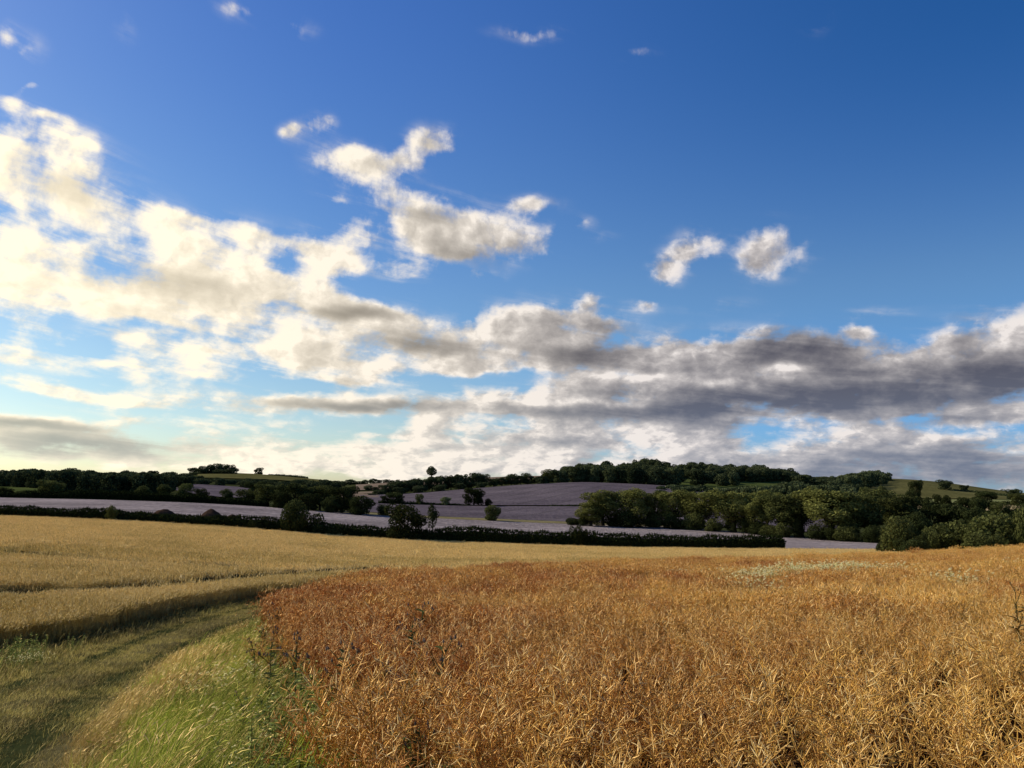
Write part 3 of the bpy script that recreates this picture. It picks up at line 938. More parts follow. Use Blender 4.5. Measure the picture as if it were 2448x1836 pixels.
# ------------------------------------------------------------------ thistles and dock (single plants)
def thistle_meshes(seed, h=1.0, nb=7):
    r = np.random.default_rng(seed)
    Gs, Gl = Geo(), Geo(); heads = []
    top = np.array([r.normal(0.05, .05), r.normal(0, .05), h])
    tube(Gs, [(0, 0, 0), top * .5 + [0.02, 0, 0], top], [.008, .006, .004], 5, .4)
    tips = [top]
    for b in range(nb):
        q = r.uniform(.55, .92); s = top * q; an = r.uniform(0, 6.28)
        e = s + np.array([math.cos(an) * .16, math.sin(an) * .16, r.uniform(.12, .28)]) * r.uniform(.6, 1.2)
        tube(Gs, [s, (s + e) / 2 + [0, 0, .01], e], [.004, .0035, .003], 4, .5); tips.append(e)
    n = 30
    q = r.uniform(.1, .95, n); P = top * q[:, None]; an = r.uniform(0, 6.28, n)
    blades(Gl, P, np.stack([np.cos(an), np.sin(an), r.uniform(.1, .8, n)], 1), r.uniform(.09, .19, n) * (1.2 - .6 * q), .035, .4, np.clip(r.normal(.5, .3, n), 0, 1), r=r, k=5)
    for t in tips:
        for j in range(r.integers(1, 4)):
            c = t + r.normal(0, .022, 3) * [1, 1, .5]
            Gh = Geo()
            tube(Gh, [c - [0, 0, .014], c - [0, 0, .006], c + [0, 0, .006], c + [0, 0, .014]], [  .003, .010, .009, .005], 6, .4)
            k = 14
            rods(Gh, np.repeat((c + [0, 0, .010])[None], k, 0), np.stack([r.normal(0, .45, k), r.normal(0, .45, k), np.ones(k)], 1), .018, .0014, 0, r.uniform(.4, 1, k), prof=(1, .8, .2), r=r)
            heads.append(('flower_head', Gh.mesh('flower_head', M['thistle_head'])))
    return [('stem', Gs.mesh('stem', M['thistle_stem'])), ('leaves', Gl.mesh('leaves', M['thistle_stem']))] + heads


def place_plant(name, parts, u, Y, h0, h, label, cat, group, rz):
    x = a_of(u) * Y
    root = thing(name, label, cat, (x, Y, float(gz(x, Y))), group, rz, (h / h0,) * 3)
    for pn, me in parts:
        o = obj(pn, me, root)
    return root


TH = [thistle_meshes(600 + i) for i in range(4)]
TG = 'dark thistles along the left edge of the brown crop'
for (u, v, Y, h, lab) in ((668, 1485, 18, 1.15, 'tall dark thistle sticking up at the left corner of the brown crop'),
                          (640, 1492, 17, .9, 'dark thistle beside the tallest one at the crop corner'),
                          (622, 1532, 13.5, .85, 'thin dark thistle rising from the green verge grass'),
                          (662, 1560, 12, 1.0, 'dark thistle at the boundary between verge and brown crop'),
                          (715, 1585, 10.5, 1.05, 'bushy thistle with pale fluffy heads just inside the crop'),
                          (998, 1503, 15, 1.28, 'grey green thistle standing out in the middle of the brown crop'),
                          (990, 1545, 12.5, 1.18, 'lower grey green thistle in front of the one in mid crop'),
                          (1043, 1605, 9.6, 1.12, 'green leafy thistle low in the centre of the brown crop'),
                          (832, 1600, 9.4, 1.12, 'thistle among brown pods between verge weeds and mid crop'),
                          (905, 1670, 7.6, 1.0, 'nearest thistle with pale heads in the front of the crop'),
                          (605, 1640, 9.6, .55, 'thistle with small pale heads on the green verge near white flowers'),
                          (1010, 1735, 6.3, .86, 'leafy green thistle close to the bottom of the picture')):
    k = random.randrange(4)
    place_plant('thistle', TH[k], u, Y, 1.0, h, lab, 'thistle', TG, random.uniform(0, 6.28))


def dock_meshes(seed):
    r = np.random.default_rng(seed); G = Geo(); Gl = Geo()
    tube(G, [(0, 0, 0), (.02, 0, .7), (.0, .01, 1.5)], [.007, .005, .003], 5, .3)
    for b in range(7):
        z = .75 + b * .11; an = b * 2.4
        e = np.array([math.cos(an) * .07, math.sin(an) * .07, z + .16])
        tube(G, [(.012, 0, z), e * [.7, .7, 1] - [0, 0, .05], e], [.004, .0035, .003], 4, .3)
        n = 22; t = r.uniform(.2, 1, n)
        P = np.array([.012, 0, z]) * (1 - t)[:, None] + e * t[:, None] + r.normal(0, .008, (n, 3))
        cards(G, P, r.normal(size=(n, 3)), .014, r.uniform(0, .8, n), r=r)
    n = 36; z = r.uniform(.85, 1.5, n)
    cards(G, np.stack([r.normal(.01, .012, n), r.normal(0, .012, n), z], 1), r.normal(size=(n, 3)), .02, r.uniform(0, .7, n), r=r)
    n = 22
    an = r.uniform(0, 6.28, n)
    blades(Gl, np.stack([np.full(n, .015), np.zeros(n), r.uniform(.5, 1.2, n)], 1), np.stack([np.cos(an), np.sin(an), r.uniform(.2, .8, n)], 1), .15, .04, .5, r.uniform(0, .6, n), r=r, k=5)
    return G.mesh('stem', M['dock']), Gl.mesh('leaves', M['dock'])


DK = dock_meshes(650)
place_plant('dock_plant', list(zip(('stem', 'leaves'), DK)), 2412, 12.0, 1.5, 1.50, 'tall dark seeding dock stalk rising from the crop at the right edge', 'weed', None, .4)
place_plant('dock_plant', list(zip(('stem', 'leaves'), DK)), 2438, 13.0, 1.5, 1.46, 'dark dock stalk just behind the other one at the right edge', 'weed', None, 2.1)


# ------------------------------------------------------------------ trees
def crown_geo(G, blobs, dens, size, r, z_floor=0.0, lift=0.0, so=0.0):
    """leaf clusters on lumpy ellipsoids: outward facing, thinned by noise so that gaps open between the lumps"""
    for (cx, cy, cz, rx, ry, rz) in blobs:
        area = (rx * ry + rx * rz + ry * rz) * 4.2
        n = max(20, int(area * dens))
        d = unit(r.normal(size=(n, 3)))
        rad = 1 - np.abs(r.normal(0, .16, n))
        lump = .82 + .36 * fbm(d[:, 0] * 2.2 + cx * 3 + 5, d[:, 1] * 2.2 + d[:, 2] * 2.2 + cz * 2, 3, int(abs(cx * 7 + cz * 13)) + 3)
        p = np.stack([cx + d[:, 0] * rx * rad * lump, cy + d[:, 1] * ry * rad * lump, cz + d[:, 2] * rz * rad * lump], 1)
        gap = fbm(p[:, 0] * 1.1 + 11, p[:, 2] * 1.1 + p[:, 1] * .7, 3, 77)
        k = (gap > .27) & (p[:, 2] > z_floor)
        p, d = p[k], d[k]; n = len(p)
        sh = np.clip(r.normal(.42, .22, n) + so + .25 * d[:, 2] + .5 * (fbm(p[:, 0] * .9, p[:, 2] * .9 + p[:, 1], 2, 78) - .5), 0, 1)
        cards(G, p, d * .9 + r.normal(0, .75, (n, 3)), size * r.uniform(.6, 1.35, n), sh, r=r, asp=.75)


def limbs(G, H, r, base_r, fork, spread, n=5):
    tip = np.array([r.normal(0, .03 * H), r.normal(0, .03 * H), H * .8])
    f = np.array([0, 0, fork])
    tube(G, [(0, 0, -.4), (0, 0, fork * .35), f, (f + tip) / 2, tip], [base_r * 1.35, base_r, base_r * .8, base_r * .45, base_r * .12], 8, .4)
    ends = []
    for i in range(n):
        an = i * 2 * math.pi / n + r.uniform(-.4, .4)
        s = f * r.uniform(.85, 1.0) + (tip - f) * r.uniform(0, .3)
        e = np.array([math.cos(an) * spread, math.sin(an) * spread, fork + (H - fork) * r.uniform(.35, .75)])
        m = (s + e) / 2 + np.array([0, 0, .06 * H])
        tube(G, [s, m, e], [base_r * .5, base_r * .33, base_r * .1], 6, .4)
        ends.append(e)
    return ends


def make_tree(kind, seed):
    r = np.random.default_rng(seed); T, C = Geo(), Geo()
    if kind == 'oak':
        H, W = 12.0, 12.0
        ends = limbs(T, H, r, .42, 2.6, 4.0, 6)
        bl = [(0, 0, 6.4, 4.0, 4.0, 4.6)] + [(math.cos(q) * 3.1, math.sin(q) * 3.1, r.uniform(2.2, 4.6), 1.9, 1.9, 1.9) for q in r.uniform(0, 6.28, 7)] + [(e[0], e[1], e[2] + r.uniform(-.2, .8), r.uniform(1.7, 2.5), r.uniform(1.7, 2.5), r.uniform(1.4, 2.1)) for e in ends]
        bl += [(r.normal(0, 2.3), r.normal(0, 2.3), r.uniform(8, 10.3), r.uniform(1.3, 2.0), r.uniform(1.3, 2.0), r.uniform(1.1, 1.7)) for _ in range(6)]
        crown_geo(C, bl, 10, .52, r, .5)
    elif kind == 'willow':
        H, W = 17.0, 12.0
        ends = limbs(T, H, r, .45, 3.5, 3.6, 7)
        bl = [(0, 0, 9.5, 3.4, 3.4, 5.6)]
        for j in range(11):
            an = r.uniform(0, 6.28); rr = r.uniform(1.8, 4.2); zz = r.uniform(4.5, 14.0)
            rr *= 1 - .35 * max(0, (zz - 9) / 7)
            bl.append((math.cos(an) * rr, math.sin(an) * rr, zz, r.uniform(1.3, 2.3), r.uniform(1.3, 2.3), r.uniform(1.6, 2.9)))
        bl += [(r.normal(0, 1.6), r.normal(0, 1.6), r.uniform(13.5, 15.4), 1.5, 1.5, 1.5) for _ in range(3)]
        crown_geo(C, bl, 15, .42, r, .9)
    elif kind == 'bush':
        H, W = 6.0, 7.5
        limbs(T, H, r, .16, .6, 2.0, 5)
        bl = [(0, 0, 2.5, 2.6, 2.4, 2.5)] + [(r.normal(0, 1.9), r.normal(0, 1.6), r.uniform(1.0, 3.9), r.uniform(1.0, 1.6), r.uniform(1, 1.6), r.uniform(1, 1.6)) for _ in range(9)]
        crown_geo(C, bl, 22, .33, r, -.1)
    elif kind == 'slim':
        H, W = 9.0, 4.5
        limbs(T, H, r, .16, 2.2, 1.2, 5)
        bl = [(0, 0, 4.6, 1.6, 1.6, 3.8)] + [(r.normal(0, .8), r.normal(0, .8), r.uniform(3, 7.8), .9, .9, 1.1) for _ in range(6)]
        crown_geo(C, bl, 14, .42, r, 1.5)
    elif kind == 'lone':
        H, W = 12.0, 12.0
        limbs(T, H, r, .55, 5.0, 3.2, 6)
        bl = [(0, 0, 7.7, 4.3, 4.3, 3.3), (-3.2, 0, 6.6, 2.2, 2.4, 1.9), (2.9, .5, 7.4, 2.6, 2.4, 2.4), (.9, 0, 10.2, 2.6, 2.6, 1.8), (-1.8, 0, 9.4, 2.0, 2.0, 1.6),
              (-.5, .5, 1.8, 4.2, 3.0, 1.9), (1.5, -.5, 2.0, 2.2, 2.2, 1.8)]
        crown_geo(C, bl, 10, .55, r, -.2)
    elif kind == 'field':                       # standard tree with foliage nearly to the ground
        H, W = 10.0, 9.0
        ends = limbs(T, H, r, .3, 1.2, 2.8, 6)
        bl = [(0, 0, 4.9, 3.2, 3.2, 4.4)] + [(math.cos(q) * 2.2, math.sin(q) * 2.2, r.uniform(1.2, 2.6), 1.4, 1.4, 1.3) for q in r.uniform(0, 6.28, 6)] + [(e[0], e[1], e[2], r.uniform(1.4, 2.0), r.uniform(1.4, 2.0), r.uniform(1.2, 1.9)) for e in ends]
        bl += [(r.normal(0, 1.7), r.normal(0, 1.7), r.uniform(1.6, 8.4), r.uniform(1.0, 1.6), r.uniform(1, 1.6), r.uniform(1, 1.5)) for _ in range(8)]
        crown_geo(C, bl, 11, .46, r, .1)
    V = np.concatenate(C.V)
    return T, C, np.percentile(V[:, 2], 99.6), np.percentile(np.abs(V[:, 0]), 98.5) * 2


TREES = {}
NV = {'oak': 5, 'willow': 5, 'bush': 4, 'slim': 2, 'lone': 1, 'field': 4}


def tree_proto(kind, var, leaf):
    key = (kind, var, leaf)
    if key not in TREES:
        T, C, H, W = make_tree(kind, 1000 + 37 * var + sum(map(ord, kind)))
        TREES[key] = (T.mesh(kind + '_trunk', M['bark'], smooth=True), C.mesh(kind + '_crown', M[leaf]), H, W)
    return TREES[key]


_tn = [0]


def tree(name, kind, leaf, u, vtop, wpx, Y, label, group=None, cat='tree', var=None, dz=0.0):
    _tn[0] += 1
    r = random.Random(_tn[0] * 31)
    tm, cm, H, W = tree_proto(kind, r.randrange(NV[kind]) if var is None else var, leaf)
    x = a_of(u) * Y
    z = float(gz(x, Y)) + dz
    h = max(1.2, at(u, vtop, Y)[2] - z)
    w = wpx / F * Y
    root = thing(name, label, cat, (x, Y, z), group, r.uniform(0, 6.28), (w / W, w / W, h / H))
    obj('trunk', tm, root)
    obj('crown', cm, root)
    return root


# near hedge
tree('bush', 'bush', 'leaf_dark', 703, 1196, 135, 158.5, 'big round dark bush growing out of the long hedge', cat='bush', var=0)
tree('hedgerow_tree', 'field', 'leaf_dark', 972, 1206, 96, 158.5, 'dark leaning tree standing in the long hedge at mid picture', var=1)
tree('young_tree', 'slim', 'leaf_dark', 1034, 1207, 30, 215, 'thin loose tree just right behind the leaning dark hedge tree')
tree('shrub', 'bush', 'leaf_dark', 1382, 1256, 42, 158.5, 'small dark shrub poking above the long hedge', cat='shrub', var=1)
tree('shrub', 'field', 'leaf_mid', 270, 1209, 29, 158, 'little rounded sapling on top of the long hedge near the earth heaps', cat='shrub')
tree('shrub', 'bush', 'leaf_dark', 612, 1243, 52, 158.5, 'low dark shrub in the hedge beside the big round bush', cat='shrub')
tree('shrub', 'bush', 'leaf_dark', 800, 1253, 70, 159, 'low dark shrub in the hedge right of the big round bush', cat='shrub')
# middle distance
for a in (
    ('field_tree', 'field', 'leaf_mid', 1177, 1208, 42, 300, 'rounded green tree on the grass strip between two mauve fields'),
    ('shrub', 'bush', 'leaf_dark', 1366, 1238, 27, 292, 'small pointed dark bush alone by the willow row'),
    ('field_tree', 'oak', 'leaf_dark', 1133, 1167, 50, 445, 'tallest dark tree at the foot of the domed mauve field'),
    ('field_tree', 'field', 'leaf_dark', 1167, 1192, 19, 447, 'small dark tree right beside the tallest one below the dome'),
    ('field_tree', 'field', 'leaf_pale', 1065, 1188, 24, 446, 'small pale green tree at the foot of the domed field'),
    ('field_tree', 'field', 'leaf_mid', 1003, 1181, 22, 446, 'small upright green tree at the left foot of the domed field'),
    ('field_tree', 'oak', 'leaf_dark', 946, 1178, 44, 446, 'dark broad tree behind the leaning hedge tree'),
    ('field_tree', 'field', 'leaf_dark', 920, 1185, 20, 446, 'narrow dark tree left of the dark broad one'),
    ('field_tree', 'field', 'leaf_dark', 917, 1206, 30, 300, 'small dark tree left of the leaning hedge tree'),
    ('woodland_tree', 'field', 'leaf_dark', 862, 1186, 66, 292, 'dark rounded tree at the right end of the left wood'),
    ('woodland_tree', 'oak', 'leaf_dark', 818, 1164, 78, 300, 'tall dark tree second from the right end of the left wood'),
    ('woodland_tree', 'oak', 'leaf_mid', 765, 1160, 80, 315, 'greyish green tree in the left wood above the big bush'),
    ('woodland_tree', 'oak', 'leaf_dark', 706, 1157, 84, 310, 'dark tall tree directly above the big round bush'),
    ('woodland_tree', 'oak', 'leaf_mid', 640, 1158, 70, 325, 'green tree with lit top left of the big round bush'),
    ('woodland_tree', 'oak', 'leaf_dark', 614, 1152, 52, 345, 'dark tree near the left end of the left wood'),
    ('woodland_tree', 'field', 'leaf_mid', 588, 1170, 50, 330, 'lower green tree near the left end of the left wood'),
    ('woodland_tree', 'field', 'leaf_mid', 543, 1169, 36, 335, 'pale green small tree beginning the left wood'),
    ('woodland_tree', 'field', 'leaf_dark', 672, 1176, 46, 300, 'low dark tree in front of the left wood'),
    ('woodland_tree', 'field', 'leaf_dark', 738, 1180, 50, 298, 'low dark tree behind the right shoulder of the big bush'),
    ('woodland_tree', 'field', 'leaf_dark', 790, 1187, 46, 295, 'low dark tree right in front of the left wood'),
    ('field_tree', 'field', 'leaf_mid', 443, 1156, 36, 345, 'pale grey green tree before the distant mauve patch'),
    ('field_tree', 'field', 'leaf_dark', 481, 1168, 36, 340, 'small dark round tree before the distant mauve patch'),
    ('field_tree', 'field', 'leaf_mid', 393, 1158, 32, 350, 'small tree at the left side of the distant mauve patch'),
    ('field_tree', 'oak', 'leaf_mid', 122, 1148, 56, 322, 'large grey green tree at the green strip on the far left'),
    ('field_tree', 'field', 'leaf_dark', 55, 1172, 34, 318, 'dark bush like tree left of the large grey green tree'),
    ('field_tree', 'field', 'leaf_dark', 10, 1165, 40, 320, 'dark tree at the left edge of the picture'),
    ('field_tree', 'field', 'leaf_dark', 178, 1172, 30, 322, 'small dark tree right of the large grey green tree'),
    ('field_tree', 'field', 'leaf_mid', 340, 1162, 40, 360, 'rounded green tree in the middle of the upper left hedge'),
):
    tree(*a)
# ridge
tree('lone_tree', 'lone', 'wood_leaf', 1031, 1115, 30, 985, 'lone tree with open trunk on the bare ridge skyline')
tree('field_tree', 'field', 'wood_leaf', 616, 1118, 22, 1640, 'single tree on the skyline right of the hilltop clump')
CL = 'dark tree in the clump on top of the far hill'
for u, v, w in ((442, 1131, 26), (462, 1118, 24), (483, 1114, 24), (500, 1111, 24), (514, 1108, 24), (530, 1110, 24), (546, 1111, 26), (556, 1117, 20), (472, 1128, 28), (494, 1124, 28), (520, 1122, 30), (540, 1122, 30), (436, 1137, 26), (452, 1134, 28), (478, 1133, 30), (505, 1131, 30), (530, 1131, 30), (552, 1130, 24)):
    tree('clump_tree', 'field', 'wood_leaf', u, v, w * 1.15, 1560 + random.uniform(-40, 40), CL, 'clump of trees on the far hill', dz=-2.5)
# belt along the dome
BL = 'dark tree in the belt along the upper edge of the domed field'
for u, v, w, Y in ((890, 1180, 26, 690), (905, 1172, 28, 700), (922, 1160, 36, 720), (945, 1152, 40, 725), (968, 1148, 40, 730), (990, 1145, 36, 735), (1010, 1146, 34, 735), (1033, 1142, 36, 740), (1055, 1140, 36, 740),
                   (1078, 1138, 36, 740), (1096, 1135, 34, 740), (1118, 1141, 32, 745), (1140, 1132, 38, 745), (1155, 1135, 30, 745), (1180, 1145, 30, 750), (1200, 1143, 32, 755), (1222, 1134, 34, 760), (1245, 1138, 34, 760),
                   (1262, 1132, 30, 765), (1285, 1140, 26, 765), (955, 1166, 30, 700), (1000, 1162, 30, 705), (1050, 1160, 30, 712), (1100, 1156, 30, 718), (1150, 1154, 28, 724)):
    tree('belt_tree', 'oak' if random.random() < .6 else 'field', 'wood_leaf', u, v - 1, w, Y, BL, 'belt of trees along the domed field')
tree('belt_tree', 'field', 'leaf_mid', 1308, 1122, 28, 775, 'paler green tree at the left end of the hilltop wood')
RL = 'small dark tree in the line on the ridge left of the lone tree'
for u, v, w in ((800, 1149, 26), (818, 1150, 24), (838, 1146, 22), (855, 1150, 22), (872, 1147, 22), (890, 1144, 24), (905, 1147, 20), (922, 1146, 20), (936, 1148, 16), (880, 1160, 22), (897, 1164, 20)):
    tree('ridge_tree', 'field', 'wood_leaf', u, v, w, 1050 if v < 1158 else 830, RL, 'line of trees on the ridge left of the lone tree')

# willow row
for a in (
    (1412, 1200, 62, 288, 'light round willow lowest at the left end of the row'), (1440, 1173, 84, 292, 'rounded light green willow at the left end of the tall row'),
    (1508, 1169, 76, 290, 'second willow from the left end of the tall row'), (1562, 1176, 62, 292, 'third willow in the row with a thin see through crown'),
    (1612, 1174, 66, 290, 'fourth willow in the row, above the right hand hedge half'), (1668, 1174, 74, 286, 'middle willow of the tall row with pale left side'),
    (1752, 1173, 92, 275, 'broad bright willow right of the row middle'), (1803, 1192, 60, 268, 'lower willow in front of two taller ones'),
    (1832, 1172, 62, 280, 'willow peeping out behind the lower one'), (1868, 1182, 74, 262, 'willow with dark right half above the mauve field corner'),
    (1912, 1177, 86, 262, 'dark shaded willow left of the biggest bright one'), (1985, 1168, 104, 246, 'biggest bright willow with sunlit pale leaves'),
    (2040, 1178, 96, 246, 'dark right shoulder of the biggest willow group'), (2092, 1172, 84, 262, 'shaded tree right of the biggest willow'),
    (2150, 1184, 96, 250, 'broad dark tree at the right end of the willow row')):
    u, v, w, Y, lab = a
    dark = 'dark' in lab or 'shaded' in lab  # willows in shade get a darker leaf colour instead of the lit one
    tree('willow', 'willow', 'leaf_mid' if dark else 'leaf_light', u, v, w * 1.14, Y, lab, 'row of willows at the far side of the mauve field')
UL = 'low bush in the undergrowth at the foot of the willow row'
for u in range(1400, 2130, 34):
    Y = np.interp(u, [1400, 1640, 1900, 2130], [286, 284, 252, 224]) + random.uniform(0, 6)
    x = a_of(u) * Y; zb = float(gz(x, Y)); vb = VH - zb / Y * F
    tree('undergrowth_bush', 'bush', random.choice(['leaf_mid', 'leaf_dark', 'leaf_dark']), u + random.uniform(-8, 8), vb - random.uniform(22, 46), random.uniform(40, 62), Y, UL, 'undergrowth along the willow row', 'bush')
# right hand side
for a in (
    ('hill_tree', 'oak', 'leaf_dark', 2190, 1149, 34, 600, 'dark spreading tree in front of the rounded hill'),
    ('skyline_tree', 'oak', 'wood_leaf', 2260, 1147, 34, 850, 'tall round tree on the right slope of the rounded hill'),
    ('skyline_tree', 'oak', 'wood_leaf', 2305, 1160, 20, 860, 'small round tree further down the rounded hill'),
    ('skyline_tree', 'oak', 'wood_leaf', 2424, 1169, 36, 700, 'dark round tree on the skyline at the right edge'),
    ('field_tree', 'field', 'leaf_mid', 2432, 1180, 36, 560, 'lighter green tree in front of the right edge skyline tree'),
    ('field_tree', 'field', 'leaf_dark', 2219, 1189, 32, 470, 'dark round tree on the pale gold strip, left one'),
    ('field_tree', 'field', 'leaf_dark', 2243, 1182, 24, 520, 'dark narrow tree on the gold strip, middle one'),
    ('field_tree', 'field', 'leaf_dark', 2262, 1184, 26, 500, 'dark small tree on the gold strip, right one'),
    ('field_tree', 'field', 'leaf_dark', 2306, 1189, 40, 450, 'dark low tree in the hedge right of the gold strip trio'),
    ('field_tree', 'oak', 'leaf_dark', 2352, 1175, 50, 480, 'larger dark tree before the right edge skyline'),
    ('field_tree', 'field', 'leaf_dark', 2336, 1190, 36, 440, 'dark tree left below the larger one near the right edge'),
    ('field_tree', 'field', 'leaf_mid', 2390, 1200, 44, 400, 'green tree below the right edge skyline trees'),
    ('field_tree', 'field', 'leaf_dark', 2446, 1203, 44, 380, 'dark tree at the right edge above the light bush'),
    ('field_tree', 'field', 'leaf_mid', 2110, 1163, 40, 480, 'grey green tree behind the biggest willow'),
    ('field_tree', 'field', 'leaf_mid', 2074, 1165, 36, 500, 'pale tree peeping above the biggest willow'),
    ('field_tree', 'field', 'leaf_dark', 2176, 1174, 26, 500, 'dark tree under the spreading hill tree'),
    ('woodland_tree', 'oak', 'leaf_dark', 2220, 1202, 84, 262, 'dark tree right of the willow row end'),
    ('woodland_tree', 'oak', 'leaf_dark', 2282, 1206, 80, 258, 'dark tree in the shaded mass above the right bushes'),
    ('woodland_tree', 'field', 'leaf_dark', 2334, 1214, 66, 250, 'dark tree at the right end of the shaded mass'),
    ('woodland_tree', 'field', 'leaf_dark', 2190, 1226, 70, 235, 'low dark tree behind the nearer right bushes'),
    ('bush', 'bush', 'leaf_mid', 2146, 1236, 104, 132, 'tall bush with sunlit top at the edge of the brown crop'),
    ('bush', 'bush', 'leaf_mid', 2218, 1262, 104, 128, 'rounded bush second from the left behind the crop'),
    ('bush', 'bush', 'leaf_mid', 2288, 1246, 96, 130, 'light topped bush in the middle of the right bushes'),
    ('bush', 'bush', 'leaf_mid', 2368, 1226, 110, 126, 'bright green bush left of the right edge bush'),
    ('bush', 'bush', 'leaf_mid', 2440, 1216, 110, 122, 'bright green bush cut by the right edge'),
    ('bush', 'bush', 'leaf_dark', 2098, 1297, 46, 140, 'low dark bush touching the corner of the mauve field'),
    ('bush', 'bush', 'leaf_dark', 2180, 1290, 90, 124, 'low dark bush in front between the first two right bushes'),
    ('bush', 'bush', 'leaf_mid', 2330, 1276, 90, 120, 'low bush in front of the bright green ones'),
    ('bush', 'bush', 'leaf_mid', 2500, 1230, 120, 124, 'bush just beyond the right edge of the crop'),
):
    tree(*a, cat='bush' if a[0] == 'bush' else 'tree')


# ------------------------------------------------------------------ hedges
def hedge(name, label, pts, hpx, depth, leaf, size, dens, group=None, seed=0):
    """hedge along (u, Y) points; hpx = height in picture points along the way"""
    r = np.random.default_rng(900 + seed)
    P = np.array([(a_of(u) * Y, Y) for u, Y in pts]); d = np.r_[0, np.cumsum(np.linalg.norm(np.diff(P, axis=0), axis=1))]
    hm = np.array([h / F * Y for h, (u, Y) in zip(hpx, pts)])
    Ln = d[-1]
    hm_mean = hm.mean()
    n = int(Ln * (hm_mean * 2 + depth) * dens)
    s = r.uniform(0, Ln, n)
    x = np.interp(s, d, P[:, 0]); y = np.interp(s, d, P[:, 1]); H = np.interp(s, d, hm)
    k = 1.0 / max(hm_mean, 1.0)
    H = H * (.78 + .36 * fbm(s * k * .45, s * 0, 3, seed + 1) + .14 * (fbm(s * k * 2.2, s * 0, 2, seed + 2) - .5))
    an = r.uniform(-.15, math.pi + .15, n)
    rad = 1 - np.abs(r.normal(0, .12, n))
    lump = .85 + .3 * fbm(s * k * 1.1, an * 1.3, 3, seed + 3)
    yy = y - np.cos(an) * depth * .5 * rad * lump
    z = np.abs(np.sin(an)) ** .6 * H * rad * lump
    low = r.uniform(size=n) < .35
    z = np.where(low, r.uniform(0, .8, n) * H, z); yy = np.where(low, y - depth * .46 * np.sign(np.cos(an)) + r.normal(0, .15, n), yy)
    base = gz(x, y)
    G = Geo()
    loc = np.array([P[0, 0], P[0, 1], float(gz(P[0, 0], P[0, 1]))])
    nr = np.stack([r.normal(0, .4, n), -np.cos(an), np.sin(an) + .2], 1)
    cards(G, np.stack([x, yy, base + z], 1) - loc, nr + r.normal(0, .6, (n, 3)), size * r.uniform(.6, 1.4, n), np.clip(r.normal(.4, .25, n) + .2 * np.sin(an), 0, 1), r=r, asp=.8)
    # leafy core so that nothing shows through
    ns = max(8, int(Ln / (hm_mean * .5))); na_ = 9
    ss = np.linspace(0, Ln, ns)[:, None] + np.zeros((1, na_)); aa = np.linspace(0, math.pi, na_)[None, :] + np.zeros((ns, 1))
    cx = np.interp(ss, d, P[:, 0]); cy = np.interp(ss, d, P[:, 1]); cH = np.interp(ss, d, hm) * (.78 + .36 * fbm(ss * k * .45, ss * 0, 3, seed + 1)) * .80
    cz = np.abs(np.sin(aa)) ** .5 * cH; cyy = cy - np.cos(aa) * depth * .44
    cv = np.stack([cx, cyy, gz(cx.ravel(), cy.ravel()).reshape(cx.shape) + cz - .1], -1).reshape(-1, 3) - loc
    ci = np.arange(ns * na_).reshape(ns, na_)
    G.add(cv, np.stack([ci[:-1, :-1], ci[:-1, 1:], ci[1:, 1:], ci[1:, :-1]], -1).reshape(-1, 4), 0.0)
    # sparse upright sprigs breaking the top line
    m = int(Ln * dens * .5)
    s = r.uniform(0, Ln, m); x = np.interp(s, d, P[:, 0]); y = np.interp(s, d, P[:, 1])
    H = np.interp(s, d, hm) * (.78 + .36 * fbm(s * k * .45, s * 0, 3, seed + 1) + .14 * (fbm(s * k * 2.2, s * 0, 2, seed + 2) - .5))
    blades(G, np.stack([x, y + r.normal(0, depth * .2, m), gz(x, y) + H * .85], 1) - loc, np.stack([r.normal(.1, .3, m), r.normal(0, .3, m), np.ones(m)], 1), H * r.uniform(.12, .32, m), size * .5, .1, r.uniform(.1, .7, m), r=r, k=3)
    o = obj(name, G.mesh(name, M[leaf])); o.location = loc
    tag(o, label, 'hedge', group)
    return o


hedge('hedge', 'long dark hedge across the whole valley behind the wheat field', [(-1000, 160), (0, 160), (200, 160), (400, 160), (600, 159.5), (800, 159.5), (1000, 159.5), (1100, 159.5), (1300, 159.5), (1600, 159.5), (1868, 159.5)],
      [31, 32, 32, 32, 38, 34, 34, 42, 42, 42, 45], 2.6, 'hedge_leaf', .34, 40, seed=1)
hedge('hedge', 'upper dark hedge at the far side of the nearest mauve field, left', [(-1000, 312), (0, 312), (70, 314), (200, 314), (400, 316), (520, 316), (640, 312)], [18, 14, 18, 22, 23, 18, 16], 4.0, 'hedge_leaf', .6, 8, seed=2)
hedge('hedge', 'low scrubby hedge along the foot of the domed mauve field', [(905, 446), (1000, 446), (1060, 446), (1130, 446)], [10, 9, 7, 4], 3.0, 'hedge_leaf', .6, 5, seed=3)
hedge('hedge', 'short dark hedge piece on the domed field near the willows', [(1312, 442), (1360, 442), (1420, 442)], [4, 6, 6], 3.0, 'hedge_leaf', .6, 6, seed=4)
hedge('hedge', 'thin hedge line on the skyline right of the far clump', [(640, 1600), (690, 1600), (735, 1580)], [5, 8, 7], 8, 'wood_leaf', 1.6, .8, seed=5)
hedge('hedge', 'dark hedge running down the skyline of the rounded hill', [(2270, 860), (2330, 840), (2400, 800), (2470, 790)], [5, 8, 9, 7], 6, 'wood_leaf', 1.0, 2, seed=6)
hedge('hedge', 'dark hedge between the pale green and gold strips', [(2140, 582), (2200, 582), (2300, 580), (2480, 575)], [7, 8, 9, 12], 5, 'hedge_leaf', .8, 3, seed=7)
hedge('hedge', 'hedge under the trees below the gold strip on the right', [(2160, 455), (2230, 450), (2330, 430), (2480, 405)], [12, 16, 16, 20], 5, 'hedge_leaf', .7, 4, seed=8)


